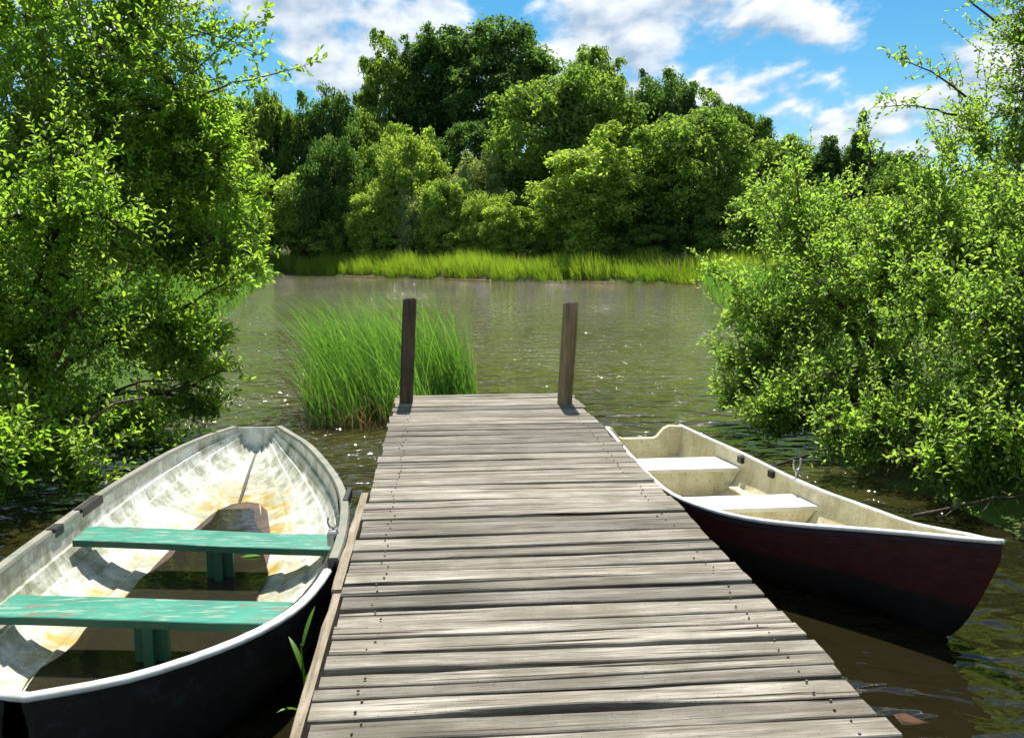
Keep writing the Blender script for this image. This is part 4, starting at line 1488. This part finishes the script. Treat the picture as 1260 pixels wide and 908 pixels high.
    x = np.where(left, xl - q, xr + q)
    k = (pond_depth(x, y) < 0.05) & (y < y_far(x) + 1)
    x, y = x[k], y[k]
    m = len(x)
    o = blades('side_bank_grass', np.stack([x, y, ground_h(x, y) - 0.05], 1), r.uniform(0.5, 1.3, m), np.stack([r.normal(-0.15, 0.18, m), r.normal(0, 0.15, m)], 1),
               r.uniform(0.015, 0.035, m), r.uniform(0, 1, m), M['reed'], 3, 0.45, None, r)
    tag(o, 'green grass along the side shores behind the near bushes', 'grass', None, 'stuff')
    m = 9000
    sidesel = r.uniform(0, 1, m) < 0.5
    y = r.uniform(2, 16, m)
    x = np.where(sidesel, r.uniform(-9, -3.1, m), r.uniform(3.7, 11, m))
    d = pond_depth(x, y)
    k = d < 0.05
    x, y = x[k], y[k]
    m = len(x)
    o = blades('bank_undergrowth', np.stack([x, y, ground_h(x, y) - 0.03], 1), r.uniform(0.12, 0.45, m), r.normal(0, 0.12, (m, 2)),
               r.uniform(0.008, 0.02, m), r.uniform(0, 0.6, m), M['reed'], 3, 0.5, None, r)
    tag(o, 'low grass and weeds on the shaded near banks', 'grass', None, 'stuff')


build_reeds()


# ------------------------------------------------------------------ small things
def reed_shoot():
    bx, by = -0.56, 3.20
    root = empty('reed_shoot', (bx, by, 0))
    tag(root, 'fresh green reed shoot between the white dinghy and the jetty', 'plant')
    MB().tube([(0, 0, -0.4), (0.005, 0.0, 0.0), (0.0, 0.01, 0.2), (-0.01, 0.02, 0.36)], [0.006, 0.006, 0.005, 0.003], 6).build('stem', M['shoot'], root)
    r = np.random.default_rng(2)
    for k, (d, h, ln, w, dr) in enumerate([((-0.35, 0.5), 0.24, 0.22, 0.022, -0.02), ((0.75, 0.35), 0.20, 0.17, 0.026, 0.07), ((0.35, -0.6), 0.02, 0.24, 0.024, 0.03),
                                           ((-0.6, -0.35), 0.05, 0.20, 0.020, 0.05), ((0.2, 0.8), 0.10, 0.19, 0.020, 0.02), ((0.1, 0.3), 0.36, 0.20, 0.016, -0.05)]):
        d = Vector((d[0], d[1], 0)).normalized()
        s = Vector((-d.y, d.x, 0))
        v, f = [], []
        for i in range(7):
            t = i / 6
            c = Vector((0, 0, h)) + d * (ln * 0.6 * t ** 1.2) + Vector((0, 0, ln * (0.75 * t - (0.3 + 3 * dr) * t * t)))
            ww = w * sin(pi * min(1, 0.12 + t * 0.88)) ** 0.7 * 0.5 + 0.0005
            v += [tuple(c - s * ww + Vector((0, 0, ww * .4))), tuple(c), tuple(c + s * ww + Vector((0, 0, ww * .4)))]
        for i in range(6):
            f += [(3 * i, 3 * i + 1, 3 * i + 4, 3 * i + 3), (3 * i + 1, 3 * i + 2, 3 * i + 5, 3 * i + 4)]
        link('leaf', mesh_py('leaf', v, f), M['shoot'], root, smooth=True)


reed_shoot()


def driftwood():
    r = np.random.default_rng(9)
    m, t, b = new_mat('wet_reddish_wood')
    v, _ = objcoord(t, False)
    n = noise(t, mapping(t, v, scale=(4, 12, 12)), 4, 5, 0.6)
    setv(b, t, col=ramp(t, n, [(0.35, (0.03, 0.012, 0.005)), (0.7, (0.10, 0.042, 0.014))]), rough=0.7, spec=0.2)
    bump(t, b, n, 0.6, 0.01)
    p = curve_pts((-0.28, 0.10, -0.07), (0.18, -0.14, -0.03), 10, wob=0.12, r=r)
    o = MB().tube(p, np.linspace(0.09, 0.06, 10) * r.uniform(0.8, 1.15, 10), 9).build('sunken_log', m, None, True, (1.88, 3.12, -0.025))
    tag(o, 'reddish brown waterlogged log beside the right edge of the jetty', 'log')
    # fallen branches lying along both water edges under the bushes
    for k, (a, b_, rad, lab) in enumerate([
            ((-3.7, 5.5, 0.25), (-2.45, 7.0, 0.75), 0.035, 'thick dark bough slanting out over the water behind the white dinghy'),
            ((-3.4, 6.9, 0.15), (-2.3, 7.9, 0.10), 0.022, 'thin dead branch lying at the water edge under the left bush'),
            ((3.1, 7.0, 0.03), (4.3, 6.2, 0.42), 0.014, 'thin grey dead branch leaning above the cream boat side'),
            ((3.5, 5.5, 0.03), (4.4, 5.3, 0.22), 0.016, 'short dead branch near the bow of the cream boat')]):
        a, b_ = np.array(a), np.array(b_)
        c = curve_pts((0, 0, 0), b_ - a, 9, sag=0.05, wob=0.16, r=r)
        mb = MB().tube(c, np.linspace(rad, rad * 0.3, 9), 6)
        for q in range(5):
            i = r.integers(2, 8)
            e = c[i] + unit(r.normal(0, 1, 3) + [0, 0, 0.5]) * r.uniform(0.15, 0.45)
            mb.tube(curve_pts(c[i], e, 4, wob=0.15, r=r), np.linspace(rad * 0.4, 0.003, 4), 4)
        o = mb.build('dead_branch', M['bark'], None, True, a)
        tag(o, lab, 'branch', 'dead branches at the water edge')


driftwood()
